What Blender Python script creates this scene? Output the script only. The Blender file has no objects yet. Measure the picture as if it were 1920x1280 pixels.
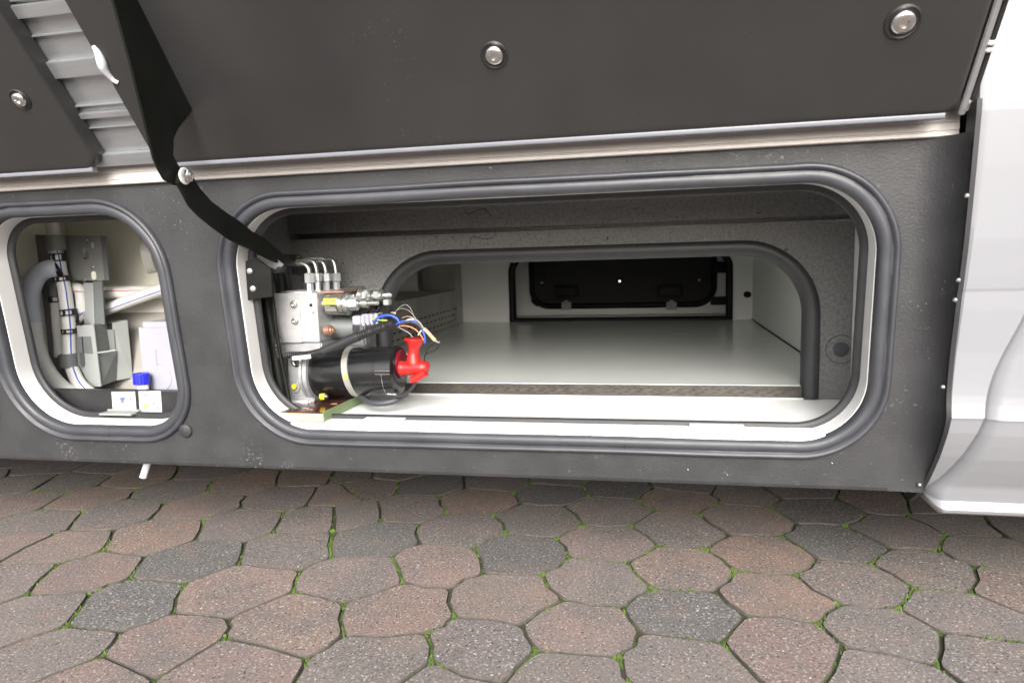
import bpy, bmesh, math, random
from mathutils import Vector, Matrix, noise
from mathutils.geometry import tessellate_polygon
random.seed(7)
R = math.radians
sc = bpy.context.scene

# ------------------------------------------------------------------ camera
AX = Vector((0.97912, -0.00435, -0.20325))     # world X, Y in camera axes (right, down, forward)
F = 1292.0 / 1920.0
def nrm(v): return Vector(v).normalized()
cY = nrm((266, -168, 1292)); cX = Vector((6306, -28, -1292)).normalized()
cX = (cX - cX.dot(cY) * cY).normalized(); cZ = cX.cross(cY)
if cZ.y > 0: cZ = -cZ
CAM = Vector((0, -1.15, .65))
right = Vector((cX.x, cY.x, cZ.x)); down = Vector((cX.y, cY.y, cZ.y)); fwd = Vector((cX.z, cY.z, cZ.z))
cd = bpy.data.cameras.new('camera'); cam = bpy.data.objects.new('camera', cd)
sc.collection.objects.link(cam); sc.camera = cam
cd.sensor_width = 36; cd.lens = 36 * F; cd.clip_start = .02; cd.clip_end = 400
cam.matrix_world = Matrix(((right.x, -down.x, -fwd.x, CAM.x), (right.y, -down.y, -fwd.y, CAM.y), (right.z, -down.z, -fwd.z, CAM.z), (0, 0, 0, 1)))
cd.dof.use_dof = True; cd.dof.focus_distance = 1.5; cd.dof.aperture_fstop = 6.0

# ------------------------------------------------------------------ sky and light (overcast)
w = bpy.data.worlds.new('World'); sc.world = w; w.use_nodes = True
nt = w.node_tree; nt.nodes.clear()
sky = nt.nodes.new('ShaderNodeTexSky'); sky.sky_type = 'NISHITA'; sky.sun_disc = False
SUN_E, SUN_A = 29, 168          # elevation, compass direction of the brightest cloud
sky.sun_elevation = R(SUN_E); sky.sun_rotation = R(SUN_A)
sky.dust_density = 6; sky.air_density = .8; sky.ozone_density = 1
hs = nt.nodes.new('ShaderNodeHueSaturation'); hs.inputs['Saturation'].default_value = .42
bgn = nt.nodes.new('ShaderNodeBackground'); bgn.inputs['Strength'].default_value = .15
wo = nt.nodes.new('ShaderNodeOutputWorld')
nt.links.new(sky.outputs[0], hs.inputs['Color']); nt.links.new(hs.outputs[0], bgn.inputs[0]); nt.links.new(bgn.outputs[0], wo.inputs[0])
sl = bpy.data.lights.new('sun', 'SUN'); sl.energy = .9; sl.angle = R(26); sl.color = (.985, 1, 1)
so = bpy.data.objects.new('sun', sl); sc.collection.objects.link(so)
sd = Vector((math.sin(R(SUN_A)) * math.cos(R(SUN_E)), math.cos(R(SUN_A)) * math.cos(R(SUN_E)), math.sin(R(SUN_E))))
so.rotation_euler = (-sd).to_track_quat('-Z', 'Y').to_euler()
vs = sc.view_settings; vs.view_transform = 'Standard'; vs.look = 'None'; vs.exposure = 1.3; vs.gamma = 1; vs.use_curve_mapping = False
sc.cycles.max_bounces = 10; sc.cycles.diffuse_bounces = 8; sc.cycles.glossy_bounces = 5; sc.cycles.caustics_reflective = False

# ------------------------------------------------------------------ measuring: rays of the lens met with real planes
def ray(px, py):
    a, b = (px - 960) / 1292, (py - 640) / 1292
    return right * a + down * b + fwd
def onY(px, py, y): r = ray(px, py); return CAM + r * ((y - CAM.y) / r.y)
def onZ(px, py, z): r = ray(px, py); return CAM + r * ((z - CAM.z) / r.z)
def onX(px, py, x): r = ray(px, py); return CAM + r * ((x - CAM.x) / r.x)
TL = math.tan(R(6.5)); SN = Vector((0, -math.cos(R(6.5)), -math.sin(R(6.5))))
def onS(px, py, off=0):
    r = ray(px, py); return CAM + r * (((.84 - CAM.z) * TL + off - CAM.y) / (r.y + r.z * TL))
def skirt_pt(u, z, b): return Vector((u, (.84 - z) * TL, z)) + SN * b      # b = height above the skirt's face

# ------------------------------------------------------------------ materials
def mat(name, col, rough=.5, metal=0, col2=None, nscale=8, bump=0, bscale=60, spec=.5, spots=None, coat=0, trans=0, rough2=None, streak=None, alpha=1):
    m = bpy.data.materials.new(name); m.use_nodes = True; n = m.node_tree; b = n.nodes['Principled BSDF']
    b.inputs['Base Color'].default_value = (*col, 1); b.inputs['Roughness'].default_value = rough
    b.inputs['Metallic'].default_value = metal; b.inputs['Specular IOR Level'].default_value = spec
    b.inputs['Coat Weight'].default_value = coat; b.inputs['Transmission Weight'].default_value = trans
    b.inputs['Alpha'].default_value = alpha
    tc = n.nodes.new('ShaderNodeTexCoord'); co = tc.outputs['Object']
    if streak:
        mp = n.nodes.new('ShaderNodeMapping'); mp.inputs['Scale'].default_value = streak; n.links.new(co, mp.inputs[0]); co = mp.outputs[0]
    def nz(s, d=4, r=.6):
        t = n.nodes.new('ShaderNodeTexNoise'); t.inputs['Scale'].default_value = s; t.inputs['Detail'].default_value = d; t.inputs['Roughness'].default_value = r
        n.links.new(co, t.inputs['Vector']); return t
    last = None
    if col2:
        t = nz(nscale); cr = n.nodes.new('ShaderNodeValToRGB'); cr.color_ramp.elements[0].position = .35; cr.color_ramp.elements[1].position = .65
        cr.color_ramp.elements[0].color = (*col, 1); cr.color_ramp.elements[1].color = (*col2, 1)
        n.links.new(t.outputs[0], cr.inputs[0]); last = cr.outputs[0]; n.links.new(last, b.inputs['Base Color'])
    if spots:                                   # small specks: (colour, scale, threshold)
        for sp_ in spots:
            sc_, ss, th = sp_[:3]
            t = nz(ss, 2, .5); cr = n.nodes.new('ShaderNodeValToRGB'); cr.color_ramp.elements[0].position = th; cr.color_ramp.elements[1].position = min(th + .05, 1)
            cr.color_ramp.elements[0].color = (0, 0, 0, 1); cr.color_ramp.elements[1].color = (1, 1, 1, 1)
            mx = n.nodes.new('ShaderNodeMix'); mx.data_type = 'RGBA'
            n.links.new(t.outputs[0], cr.inputs[0]); fac = cr.outputs[0]
            if len(sp_) > 3:
                t2 = nz(sp_[3], 3, .6); m2 = n.nodes.new('ShaderNodeMapRange'); m2.inputs[1].default_value = sp_[4]; m2.inputs[2].default_value = sp_[4] + .08
                mu = n.nodes.new('ShaderNodeMath'); mu.operation = 'MULTIPLY'; n.links.new(t2.outputs[0], m2.inputs[0]); n.links.new(m2.outputs[0], mu.inputs[0]); n.links.new(fac, mu.inputs[1]); fac = mu.outputs[0]
            n.links.new(fac, mx.inputs[0])
            if last: n.links.new(last, mx.inputs[6])
            else: mx.inputs[6].default_value = (*col, 1)
            mx.inputs[7].default_value = (*sc_, 1); last = mx.outputs[2]; n.links.new(last, b.inputs['Base Color'])
    if rough2 is not None:
        t = nz(nscale * 1.7, 5); mr = n.nodes.new('ShaderNodeMapRange'); mr.inputs[1].default_value = .3; mr.inputs[2].default_value = .7
        mr.inputs[3].default_value = rough; mr.inputs[4].default_value = rough2
        n.links.new(t.outputs[0], mr.inputs[0]); n.links.new(mr.outputs[0], b.inputs['Roughness'])
    if bump:
        t = nz(bscale, 3); bp = n.nodes.new('ShaderNodeBump'); bp.inputs['Strength'].default_value = bump; bp.inputs['Distance'].default_value = .002
        n.links.new(t.outputs[0], bp.inputs['Height']); n.links.new(bp.outputs[0], b.inputs['Normal'])
    return m
M = {}
M['liner'] = mat('liner_plastic', (.025, .025, .0255), .26, col2=(.034, .0335, .034), nscale=2.3, bump=.07, bscale=5, spec=.5, rough2=.46, spots=[((.07, .07, .067), 190, .66, 4, .60), ((.16, .16, .15), 230, .74, 6, .57)])
M['lip'] = mat('lip_sky_sheen', (.16, .167, .19), .35, col2=(.19, .198, .225), nscale=3)  # liner plastic with the sky's bluish highlight put into its colour
M['skirt'] = mat('skirt_plastic', (.026, .0265, .0285), .46, col2=(.037, .0375, .040), nscale=12, bump=.35, bscale=260, spots=[((.075, .075, .075), 140, .70), ((.13, .13, .125), 170, .60, 7, .60), ((.42, .42, .40), 230, .69, 5, .58)], rough2=.62)
M['skirt_return'] = mat('skirt_return', (.016, .017, .018), .6, col2=(.03, .03, .03), nscale=30, bump=.35, bscale=200, spots=[((.10, .105, .10), 90, .70)])
M['seal'] = mat('seal_rubber', (.032, .034, .040), .40, col2=(.044, .046, .054), nscale=10, bump=.05, bscale=90, spec=.6, rough2=.55)
M['seal_dark'] = mat('dark_rubber', (.016, .0165, .018), .5, col2=(.024, .0245, .027), nscale=14, bump=.1)
M['rim'] = mat('white_rim', (.66, .66, .65), .45, col2=(.62, .62, .61), nscale=5, bump=.05)
M['white_board'] = mat('white_laminate', (.80, .81, .80), .36, col2=(.77, .785, .775), nscale=3, bump=.04, bscale=12, rough2=.45, spots=[((.35, .33, .30), 75, .80)])
M['floor'] = mat('glossy_floor', (.66, .675, .65), .07, col2=(.635, .65, .625), nscale=4, bump=.03, bscale=9, spec=.6, rough2=.14, spots=[((.25, .24, .22), 60, .80)])
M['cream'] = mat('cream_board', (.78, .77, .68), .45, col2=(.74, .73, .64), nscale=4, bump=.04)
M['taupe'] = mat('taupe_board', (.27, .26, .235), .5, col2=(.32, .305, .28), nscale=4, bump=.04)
M['felt'] = mat('grey_felt', (.135, .135, .132), .92, col2=(.205, .205, .20), nscale=160, bump=.8, bscale=330, spec=.2, spots=[((.03, .03, .03), 95, .70), ((.2, .2, .19), 120, .74)])
M['rail'] = mat('grooved_aluminium', (.52, .495, .47), .45, .15, col2=(.57, .545, .52), nscale=6, streak=(.08, 50, 50), bump=.04)
M['alu'] = mat('aluminium', (.52, .54, .56), .30, .75, col2=(.46, .48, .50), nscale=4, streak=(3, 20, 20), bump=.05)
M['block'] = mat('milled_aluminium', (.54, .535, .54), .36, .5, col2=(.48, .48, .49), nscale=20, bump=.15, bscale=120, streak=(.3, 1, 3))
M['zinc'] = mat('zinc_plated_steel', (.56, .57, .54), .26, .85, col2=(.46, .47, .43), nscale=60)
M['nutzinc'] = mat('blue_zinc', (.50, .525, .54), .28, .45, col2=(.42, .44, .45), nscale=60)
M['steel'] = mat('bright_steel', (.78, .77, .75), .22, 1, col2=(.65, .64, .62), nscale=90)
M['castalu'] = mat('cast_aluminium', (.44, .45, .46), .5, .6, col2=(.36, .37, .38), nscale=50, bump=.4, bscale=260)
M['copper'] = mat('copper', (.62, .38, .27), .35, .8, col2=(.45, .25, .18), nscale=50)
M['perf'] = mat('galvanised_sheet', (.37, .36, .33), .42, .2, col2=(.29, .28, .255), nscale=14, streak=(1, 1, .25), bump=.1)
M['farblack'] = mat('dull_black_plastic', (.006, .006, .007), .5, col2=(.008, .008, .009), spec=.2)
M['black'] = mat('black_powder_coat', (.006, .0065, .0055), .42, col2=(.009, .0095, .0085), nscale=20, bump=.12, bscale=260, spec=.12)
M['blackgloss'] = mat('black_paint', (.008, .008, .009), .20, col2=(.011, .011, .012), nscale=8, bump=.05, bscale=20, coat=.15, rough2=.3)
M['blackplastic'] = mat('black_plastic', (.017, .017, .018), .42, col2=(.024, .024, .025), nscale=20, bump=.1)
M['void'] = mat('dark_recess', (.008, .008, .008), .9, col2=(.01, .01, .01))
M['red'] = mat('red_rubber', (.46, .012, .009), .42, col2=(.44, .011, .009), nscale=20, spec=.55, bump=.08, bscale=50)
M['reddark'] = mat('clear_red_plastic', (.16, .008, .015), .2, col2=(.12, .006, .012), nscale=20)
M['yellow'] = mat('yellow_paint', (.78, .68, .03), .5, col2=(.68, .58, .03), nscale=80)
M['sticker_yellow'] = mat('yellow_sticker', (.60, .56, .06), .4, col2=(.54, .50, .06), nscale=60)
M['sticker_black'] = mat('black_sticker', (.012, .012, .012), .4, col2=(.045, .045, .045), nscale=60)
M['paper'] = mat('white_sticker', (.47, .47, .47), .45, col2=(.45, .45, .45), nscale=9)
M['ink'] = mat('black_ink', (.05, .05, .055), .6, col2=(.07, .07, .07))
M['inkgrey'] = mat('grey_ink', (.36, .36, .36), .6, col2=(.40, .40, .40))
M['blueink'] = mat('blue_ink', (.12, .14, .48), .5, col2=(.16, .18, .52))
M['greenink'] = mat('green_ink', (.22, .36, .10), .5, col2=(.5, .48, .2), nscale=300)
M['blue'] = mat('blue_cap', (.015, .02, .55), .35, col2=(.012, .015, .45))
M['bluewire'] = mat('blue_wire', (.03, .09, .50), .35, col2=(.03, .07, .42))
M['redwire'] = mat('crimson_print', (.45, .01, .06), .4, col2=(.4, .01, .06))
M['greenwire'] = mat('green_wire', (.16, .34, .05), .4, col2=(.35, .40, .05), nscale=200)
M['orangewire'] = mat('orange_wire', (.55, .20, .08), .4, col2=(.5, .17, .07))
M['greywire'] = mat('grey_wire', (.15, .15, .15), .4, col2=(.19, .19, .185))
M['copperwire'] = mat('tan_wire', (.62, .36, .22), .4, col2=(.5, .3, .2))
M['pvc'] = mat('white_pipe', (.66, .66, .635), .32, col2=(.62, .62, .60), nscale=5)
M['foam'] = mat('grey_foam', (.50, .53, .60), .6, col2=(.46, .49, .56), nscale=10, bump=.1)
M['greypaint'] = mat('grey_painted_steel', (.17, .174, .168), .5, col2=(.19, .194, .188), nscale=8, bump=.1)
M['greyplastic'] = mat('pale_grey_plastic', (.27, .285, .28), .5, col2=(.30, .315, .31), nscale=6)
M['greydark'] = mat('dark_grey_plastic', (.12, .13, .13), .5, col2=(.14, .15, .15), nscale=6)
M['milky'] = mat('milky_plastic', (.31, .31, .35), .4, col2=(.28, .28, .325), nscale=14)
M['paint'] = mat('silver_white_paint', (.222, .227, .243), .34, 0, col2=(.234, .239, .255), nscale=2, coat=.5, spots=None)
M['plyface'] = mat('brown_film', (.05, .018, .014), .16, col2=(.07, .028, .02), nscale=30, bump=.05)
M['plyedge'] = mat('raw_plywood', (.60, .42, .29), .7, col2=(.50, .33, .22), nscale=20, streak=(1, 1, 14), bump=.3)
M['greenpaint'] = mat('olive_green_paint', (.19, .26, .12), .45, col2=(.16, .22, .10), nscale=30, spots=[((.6, .55, .45), 70, .74)])
M['tread'] = mat('brown_tread_plate', (.075, .068, .058), .35, .5, col2=(.05, .045, .04), nscale=40)
M['translucent'] = mat('milky_hose', (.62, .64, .70), .35, col2=(.56, .58, .66))
M['braid'] = mat('braided_strap', (.36, .355, .33), .5, .3, col2=(.30, .29, .27), nscale=10, streak=(90, 60, 60), bump=.5)
M['bodydark'] = mat('underbody', (.02, .02, .02), .8, col2=(.03, .03, .03))
M['glue'] = mat('white_sealant', (.72, .74, .80), .4, col2=(.66, .68, .74), nscale=40, bump=.6)

def paving_material(joined=False):
    m = bpy.data.materials.new('exposed_aggregate_concrete'); m.use_nodes = True; n = m.node_tree; b = n.nodes['Principled BSDF']; L = n.links
    tc = n.nodes.new('ShaderNodeTexCoord'); oi = n.nodes.new('ShaderNodeObjectInfo'); at = n.nodes.new('ShaderNodeAttribute'); at.attribute_name = 'tint'
    def nz(s, d, r=.5, off=0):
        t = n.nodes.new('ShaderNodeTexNoise'); t.noise_dimensions = '4D'; t.inputs['W'].default_value = off
        t.inputs['Scale'].default_value = s; t.inputs['Detail'].default_value = d; t.inputs['Roughness'].default_value = r; L.new(geo.outputs['Position'], t.inputs['Vector']); return t
    geo = n.nodes.new('ShaderNodeNewGeometry')
    last = (at if joined else oi).outputs['Color']
    def mixin(prev, t, lo, hi, colr, blend='MIX', amt=1):
        mr = n.nodes.new('ShaderNodeMapRange'); mr.inputs[1].default_value = lo; mr.inputs[2].default_value = hi; mr.inputs[3].default_value = 0; mr.inputs[4].default_value = amt
        L.new(t.outputs[0], mr.inputs[0]); mx = n.nodes.new('ShaderNodeMix'); mx.data_type = 'RGBA'; mx.blend_type = blend
        L.new(mr.outputs[0], mx.inputs[0]); L.new(prev, mx.inputs[6]); mx.inputs[7].default_value = (*colr, 1); return mx.outputs[2]
    last = mixin(last, nz(8, 4, .65, 1), .42, .62, (.135, .130, .127), amt=.65)            # grey cement bloom inside each stone
    last = mixin(last, nz(13, 3, .6, 2), .52, .72, (.225, .153, .124), amt=.5)
    last = mixin(last, nz(190, 2, .55, 3), .57, .66, (.028, .025, .024), amt=.82)          # dark grains
    last = mixin(last, nz(205, 2, .55, 4), .56, .66, (.46, .42, .39), amt=.68)             # pale grains
    last = mixin(last, nz(150, 1, .5, 5), .70, .73, (.75, .73, .70), amt=.7)
    last = mixin(last, nz(3.1, 3, .6, 6), .5, .75, (.20, .185, .17), amt=.25)
    L.new(last, b.inputs['Base Color']); b.inputs['Roughness'].default_value = .82; b.inputs['Specular IOR Level'].default_value = .3
    t = nz(230, 3, .6, 8); bp = n.nodes.new('ShaderNodeBump'); bp.inputs['Strength'].default_value = .55; bp.inputs['Distance'].default_value = .003
    L.new(t.outputs[0], bp.inputs['Height']); L.new(bp.outputs[0], b.inputs['Normal'])
    return m
M['paver'] = paving_material(); M['paver_joined'] = paving_material(True)
M['joint'] = mat('earth_joint', (.06, .052, .042), .95, col2=(.045, .06, .018), nscale=14, bump=.9, bscale=150, spots=[((.07, .14, .02), 40, .54)])
M['moss'] = mat('moss', (.10, .175, .020), .85, col2=(.04, .06, .014), nscale=28, bump=.5, bscale=300)
M['stone_edge'] = mat('dark_stone_edge', (.06, .052, .045), .9, col2=(.10, .088, .078), nscale=60, bump=.5, bscale=200)  # sides and bevels of the stones, coloured darker than their tops
M['ground'] = mat('far_paving', (.15, .13, .12), .85, col2=(.20, .17, .155), nscale=5, bump=.5, bscale=50)

# ------------------------------------------------------------------ object helpers
BASE = {}
def tag(o, label=None, cat=None, group=None, kind=None):
    if label: o['label'] = label
    if cat: o['category'] = cat
    if group: o['group'] = group
    if kind: o['kind'] = kind
    return o
def thing(name, label, cat, loc, group=None):
    o = bpy.data.objects.new(name, None); o.empty_display_size = .05; sc.collection.objects.link(o); o.location = loc
    BASE[o.name] = Vector(loc); return tag(o, label, cat, group)
def obj(name, bm, material, parent=None, smooth=35, base=None, label=None):
    me = bpy.data.meshes.new(name)
    b = BASE.get(parent.name, Vector()) if parent else Vector(base or (0, 0, 0))
    bmesh.ops.recalc_face_normals(bm, faces=bm.faces)
    if b.length > 0: bmesh.ops.translate(bm, verts=bm.verts, vec=-b)
    bm.to_mesh(me); bm.free()
    for mm in (material if isinstance(material, (list, tuple)) else [material]): me.materials.append(M[mm] if isinstance(mm, str) else mm)
    if smooth:
        for p in me.polygons: p.use_smooth = True
        me.set_sharp_from_angle(angle=R(smooth))
    o = bpy.data.objects.new(name, me); sc.collection.objects.link(o)
    if parent: o.parent = parent
    else: o.location = b
    BASE[o.name] = b
    if label: o['label'] = label
    return o
def B(): return bmesh.new()
def box(bm, x0, x1, y0, y1, z0, z1, bev=0, rot=None, mi=0):
    t = bmesh.new(); bmesh.ops.create_cube(t, size=1)
    c = Vector(((x0 + x1) / 2, (y0 + y1) / 2, (z0 + z1) / 2))
    for v in t.verts: v.co = Vector((v.co.x * (x1 - x0), v.co.y * (y1 - y0), v.co.z * (z1 - z0)))
    if bev: bmesh.ops.bevel(t, geom=t.edges[:], offset=bev, segments=2, affect='EDGES')
    for v in t.verts:
        if rot: v.co = rot @ v.co
        v.co += c
    merge(bm, t, mi); return bm
def merge(bm, t, mi=0):
    vm = {v: bm.verts.new(v.co) for v in t.verts}
    for f in t.faces:
        nf = bm.faces.new([vm[v] for v in f.verts]); nf.material_index = mi
    t.free()
def basis(d):
    d = Vector(d).normalized(); a = Vector((0, 0, 1)) if abs(d.z) < .9 else Vector((0, 1, 0))
    u = d.cross(a).normalized(); return d, u, d.cross(u).normalized()
def lathe(bm, p0, d, prof, seg=24, squash=1, phase=0):
    d, u, v = basis(d); p0 = Vector(p0); rings = []
    for t, r in prof:
        rings.append([bm.verts.new(p0 + d * t + (u * math.cos(2 * math.pi * k / seg + phase) + v * math.sin(2 * math.pi * k / seg + phase) * squash) * r) for k in range(seg)])
    for a, b in zip(rings, rings[1:]):
        for k in range(seg): bm.faces.new((a[k], a[(k + 1) % seg], b[(k + 1) % seg], b[k]))
    if prof[0][1] > 1e-5: bm.faces.new(rings[0][::-1])
    if prof[-1][1] > 1e-5: bm.faces.new(rings[-1])
    return bm
def cyl(bm, p0, p1, r, seg=20, bev=0, r2=None):
    p0 = Vector(p0); p1 = Vector(p1); L = (p1 - p0).length; r2 = r if r2 is None else r2
    pr = [(0, r), (L, r2)] if not bev else [(0, r - bev), (bev, r), (L - bev, r2), (L, r2 - bev)]
    return lathe(bm, p0, p1 - p0, pr, seg)
def spline(pts, n=8):
    pts = [Vector(p) for p in pts]
    if len(pts) < 3: return [pts[0].lerp(pts[-1], i / n) for i in range(n + 1)]
    P = [pts[0] * 2 - pts[1]] + pts + [pts[-1] * 2 - pts[-2]]; out = []
    for i in range(1, len(P) - 2):
        a, b, c, d = P[i - 1:i + 3]
        for k in range(n):
            t = k / n; out.append(.5 * ((2 * b) + (c - a) * t + (2 * a - 5 * b + 4 * c - d) * t * t + (3 * b - a - 3 * c + d) * t ** 3))
    out.append(pts[-1]); return out
def tube(bm, pts, r, seg=10, n=8, rf=None, smoothed=True):
    P = spline(pts, n) if smoothed else [Vector(p) for p in pts]
    d = (P[1] - P[0]).normalized(); _, u, v = basis(d); rings = []; s = 0
    for i, p in enumerate(P):
        if i: s += (p - P[i - 1]).length
        t = (P[min(i + 1, len(P) - 1)] - P[max(i - 1, 0)]).normalized()
        u = (u - t * u.dot(t)).normalized(); v = t.cross(u)
        rr = rf(s) if rf else r
        rings.append([bm.verts.new(p + (u * math.cos(2 * math.pi * k / seg) + v * math.sin(2 * math.pi * k / seg)) * rr) for k in range(seg)])
    for a, b in zip(rings, rings[1:]):
        for k in range(seg): bm.faces.new((a[k], a[(k + 1) % seg], b[(k + 1) % seg], b[k]))
    bm.faces.new(rings[0][::-1]); bm.faces.new(rings[-1]); return bm
def rrect(x0, x1, z0, z1, r, ins=0, seg=14, sub=0):
    P_ = rrect_(x0, x1, z0, z1, r, ins, seg)
    if not sub: return P_
    out = []
    for k in range(4):                     # extra points along the straights
        arc = P_[k * (seg + 1):(k + 1) * (seg + 1)]; out += arc; a, b = arc[-1], P_[((k + 1) * (seg + 1)) % len(P_)]
        out += [(a[0] + (b[0] - a[0]) * i / sub, a[1] + (b[1] - a[1]) * i / sub) for i in range(1, sub)]
    return out
def rrect_(x0, x1, z0, z1, r, ins=0, seg=14):
    """outline of a rounded rectangle, the same count of points for any inset"""
    if not isinstance(r, (tuple, list)): r = (r,) * 4
    out = []
    for (cx, cz, sx, sz, a0, rr) in ((x1, z1, -1, -1, 0, r[1]), (x0, z1, 1, -1, 90, r[0]), (x0, z0, 1, 1, 180, r[3]), (x1, z0, -1, 1, 270, r[2])):
        ox, oz = cx + sx * rr, cz + sz * rr; q = max(rr - ins, 0.0005)
        if rr < ins: ox, oz = cx + sx * ins, cz + sz * ins
        for k in range(seg + 1):
            a = R(a0 + 90 * k / seg); out.append((ox + math.cos(a) * q, oz + math.sin(a) * q))
    return out
def rings(bm, loops, closed=False):
    vs_ = [[bm.verts.new(p) for p in l] for l in loops]; n = len(vs_[0])
    for a, b in zip(vs_, vs_[1:]):
        for k in range(n): bm.faces.new((a[k], a[(k + 1) % n], b[(k + 1) % n], b[k]))
    return vs_
def plate_holes(bm, outer, holes, f, thick=None):
    """flat plate with holes; f maps (u, v, b) to space, b = depth"""
    loops = [[Vector((u, v, 0)) for u, v in outer]] + [[Vector((u, v, 0)) for u, v in h] for h in holes]
    flat = [p for l in loops for p in l]; tris = tessellate_polygon(loops)
    def layer(b): return [bm.verts.new(f(p.x, p.y, b)) for p in flat]
    A = layer(0)
    for t in tris: bm.faces.new([A[i] for i in t])
    if thick:
        C = layer(thick)
        for t in tris: bm.faces.new([C[i] for i in t])
        i0 = 0
        for l in loops:
            n = len(l)
            for k in range(n): bm.faces.new((A[i0 + k], A[i0 + (k + 1) % n], C[i0 + (k + 1) % n], C[i0 + k]))
            i0 += n
    return bm
def prism(bm, pts, vec, mi=0):
    a = [bm.verts.new(Vector(p)) for p in pts]; b = [bm.verts.new(Vector(p) + Vector(vec)) for p in pts]; n = len(a)
    fs = [bm.faces.new(a), bm.faces.new(b[::-1])] + [bm.faces.new((a[k], a[(k + 1) % n], b[(k + 1) % n], b[k])) for k in range(n)]
    for f in fs: f.material_index = mi
    return bm
def screw_head(bm, p, d, r, h, socket=True):
    lathe(bm, p, d, [(0, r), (h * .55, r), (h * .9, r * .82), (h, r * .6)] + ([(h, r * .42), (h * .45, r * .40)] if socket else []), 18)
def text_bm(s, loc, size, right_, up_, thick=.0003):
    cu = bpy.data.curves.new('t', 'FONT'); cu.body = s; cu.size = size; cu.align_x = 'CENTER'; cu.align_y = 'CENTER'; cu.resolution_u = 3
    o = bpy.data.objects.new('t', cu); sc.collection.objects.link(o); bpy.context.view_layer.update()
    me = o.to_mesh(); bm = bmesh.new(); bm.from_mesh(me); o.to_mesh_clear(); bpy.data.objects.remove(o); bpy.data.curves.remove(cu)
    r_, u_ = Vector(right_).normalized(), Vector(up_).normalized()
    for v in bm.verts: v.co = Vector(loc) + r_ * v.co.x + u_ * v.co.y
    return bm

# ================================================================== GROUND
ground = tag(obj('ground', prism(B(), [(-60, -60, -.06), (60, -60, -.06), (60, 60, -.06), (-60, 60, -.06)], (0, 0, .02)), 'ground', smooth=0), kind='structure')
zA = [(60,60),(300,90),(390,180),(620,95),(770,160),(1130,120),(1340,185),(950,225),(1690,150),(1560,265),(1840,250),(490,270),(90,200),(110,290),(1090,310),(640,350),(200,405),(1320,410),(850,470),(1720,380),(310,550),(-20,540),(1050,610),(1575,540),(440,680),(50,720),(680,850),(1270,765),(150,920),(1570,965),(870,1080),(270,1130),(1230,1210),(460,1300)]
zB = [(60,135),(130,215),(480,195),(300,125),(860,175),(1150,235),(740,280),(360,325),(50,360),(1190,165),(1500,205),(1440,335),(1850,265),(1080,385),(650,450),(190,490),(1850,435),(960,570),(1450,515),(520,625),(1830,650),(90,700),(1400,715),(300,880),(900,815),(1290,990),(1880,905),(750,1095),(220,1170),(1250,1260),(1860,1180),(500,1330)]
zC = [(330,245),(20,200),(630,225),(340,385),(740,335),(1060,280),(1160,450),(840,510),(1520,405),(1880,430),(1370,310),(440,570),(930,725),(1350,660),(1700,560),(520,805),(1540,900),(1830,760),(1110,1015),(560,1080),(1720,1170),(1120,1260)]
cen = []
for off, zz in ((0, zA), (640, zB), (1280, zC)):
    for x, y in zz:
        p = onZ(off + x / 2.909, 840 + y / 2.909, 0); cen.append((p.x, p.y))
ntr = len(cen)
S = .205
for j in range(-14, 18):
    for i in range(-20, 21):
        x = (i + .5 * (j % 2)) * S + random.uniform(-.03, .03); y = j * S * .86 - .3 + random.uniform(-.03, .03)
        if -3.6 < x < 3.4 and -2.3 < y < 2.4 and all((x - a) ** 2 + (y - b) ** 2 > (S * .80) ** 2 for a, b in cen): cen.append((x, y))
def voronoi_cell(i):
    cx, cy = cen[i]; near = sorted(((a - cx) ** 2 + (b - cy) ** 2, k) for k, (a, b) in enumerate(cen) if k != i and abs(a - cx) < .75 and abs(b - cy) < .75)[:18]
    poly = [(cx - .3, cy - .3, -1), (cx + .3, cy - .3, -1), (cx + .3, cy + .3, -1), (cx - .3, cy + .3, -1)]   # third = neighbour across the edge that starts here
    for _, k in near:
        a, b = cen[k]; mx, my = (a + cx) / 2, (b + cy) / 2; nx, ny = a - cx, b - cy; out = []
        dd = [(p[0] - mx) * nx + (p[1] - my) * ny for p in poly]; m = len(poly)
        for q in range(m):
            p, pn = poly[q], poly[(q + 1) % m]; d0, d1 = dd[q], dd[(q + 1) % m]
            if d0 <= 0: out.append(p)
            if (d0 <= 0) != (d1 <= 0):
                t = d0 / (d0 - d1); X_, Y_ = p[0] + (pn[0] - p[0]) * t, p[1] + (pn[1] - p[1]) * t
                out.append((X_, Y_, k if d0 <= 0 else p[2]))
        poly = out
    return poly
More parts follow.
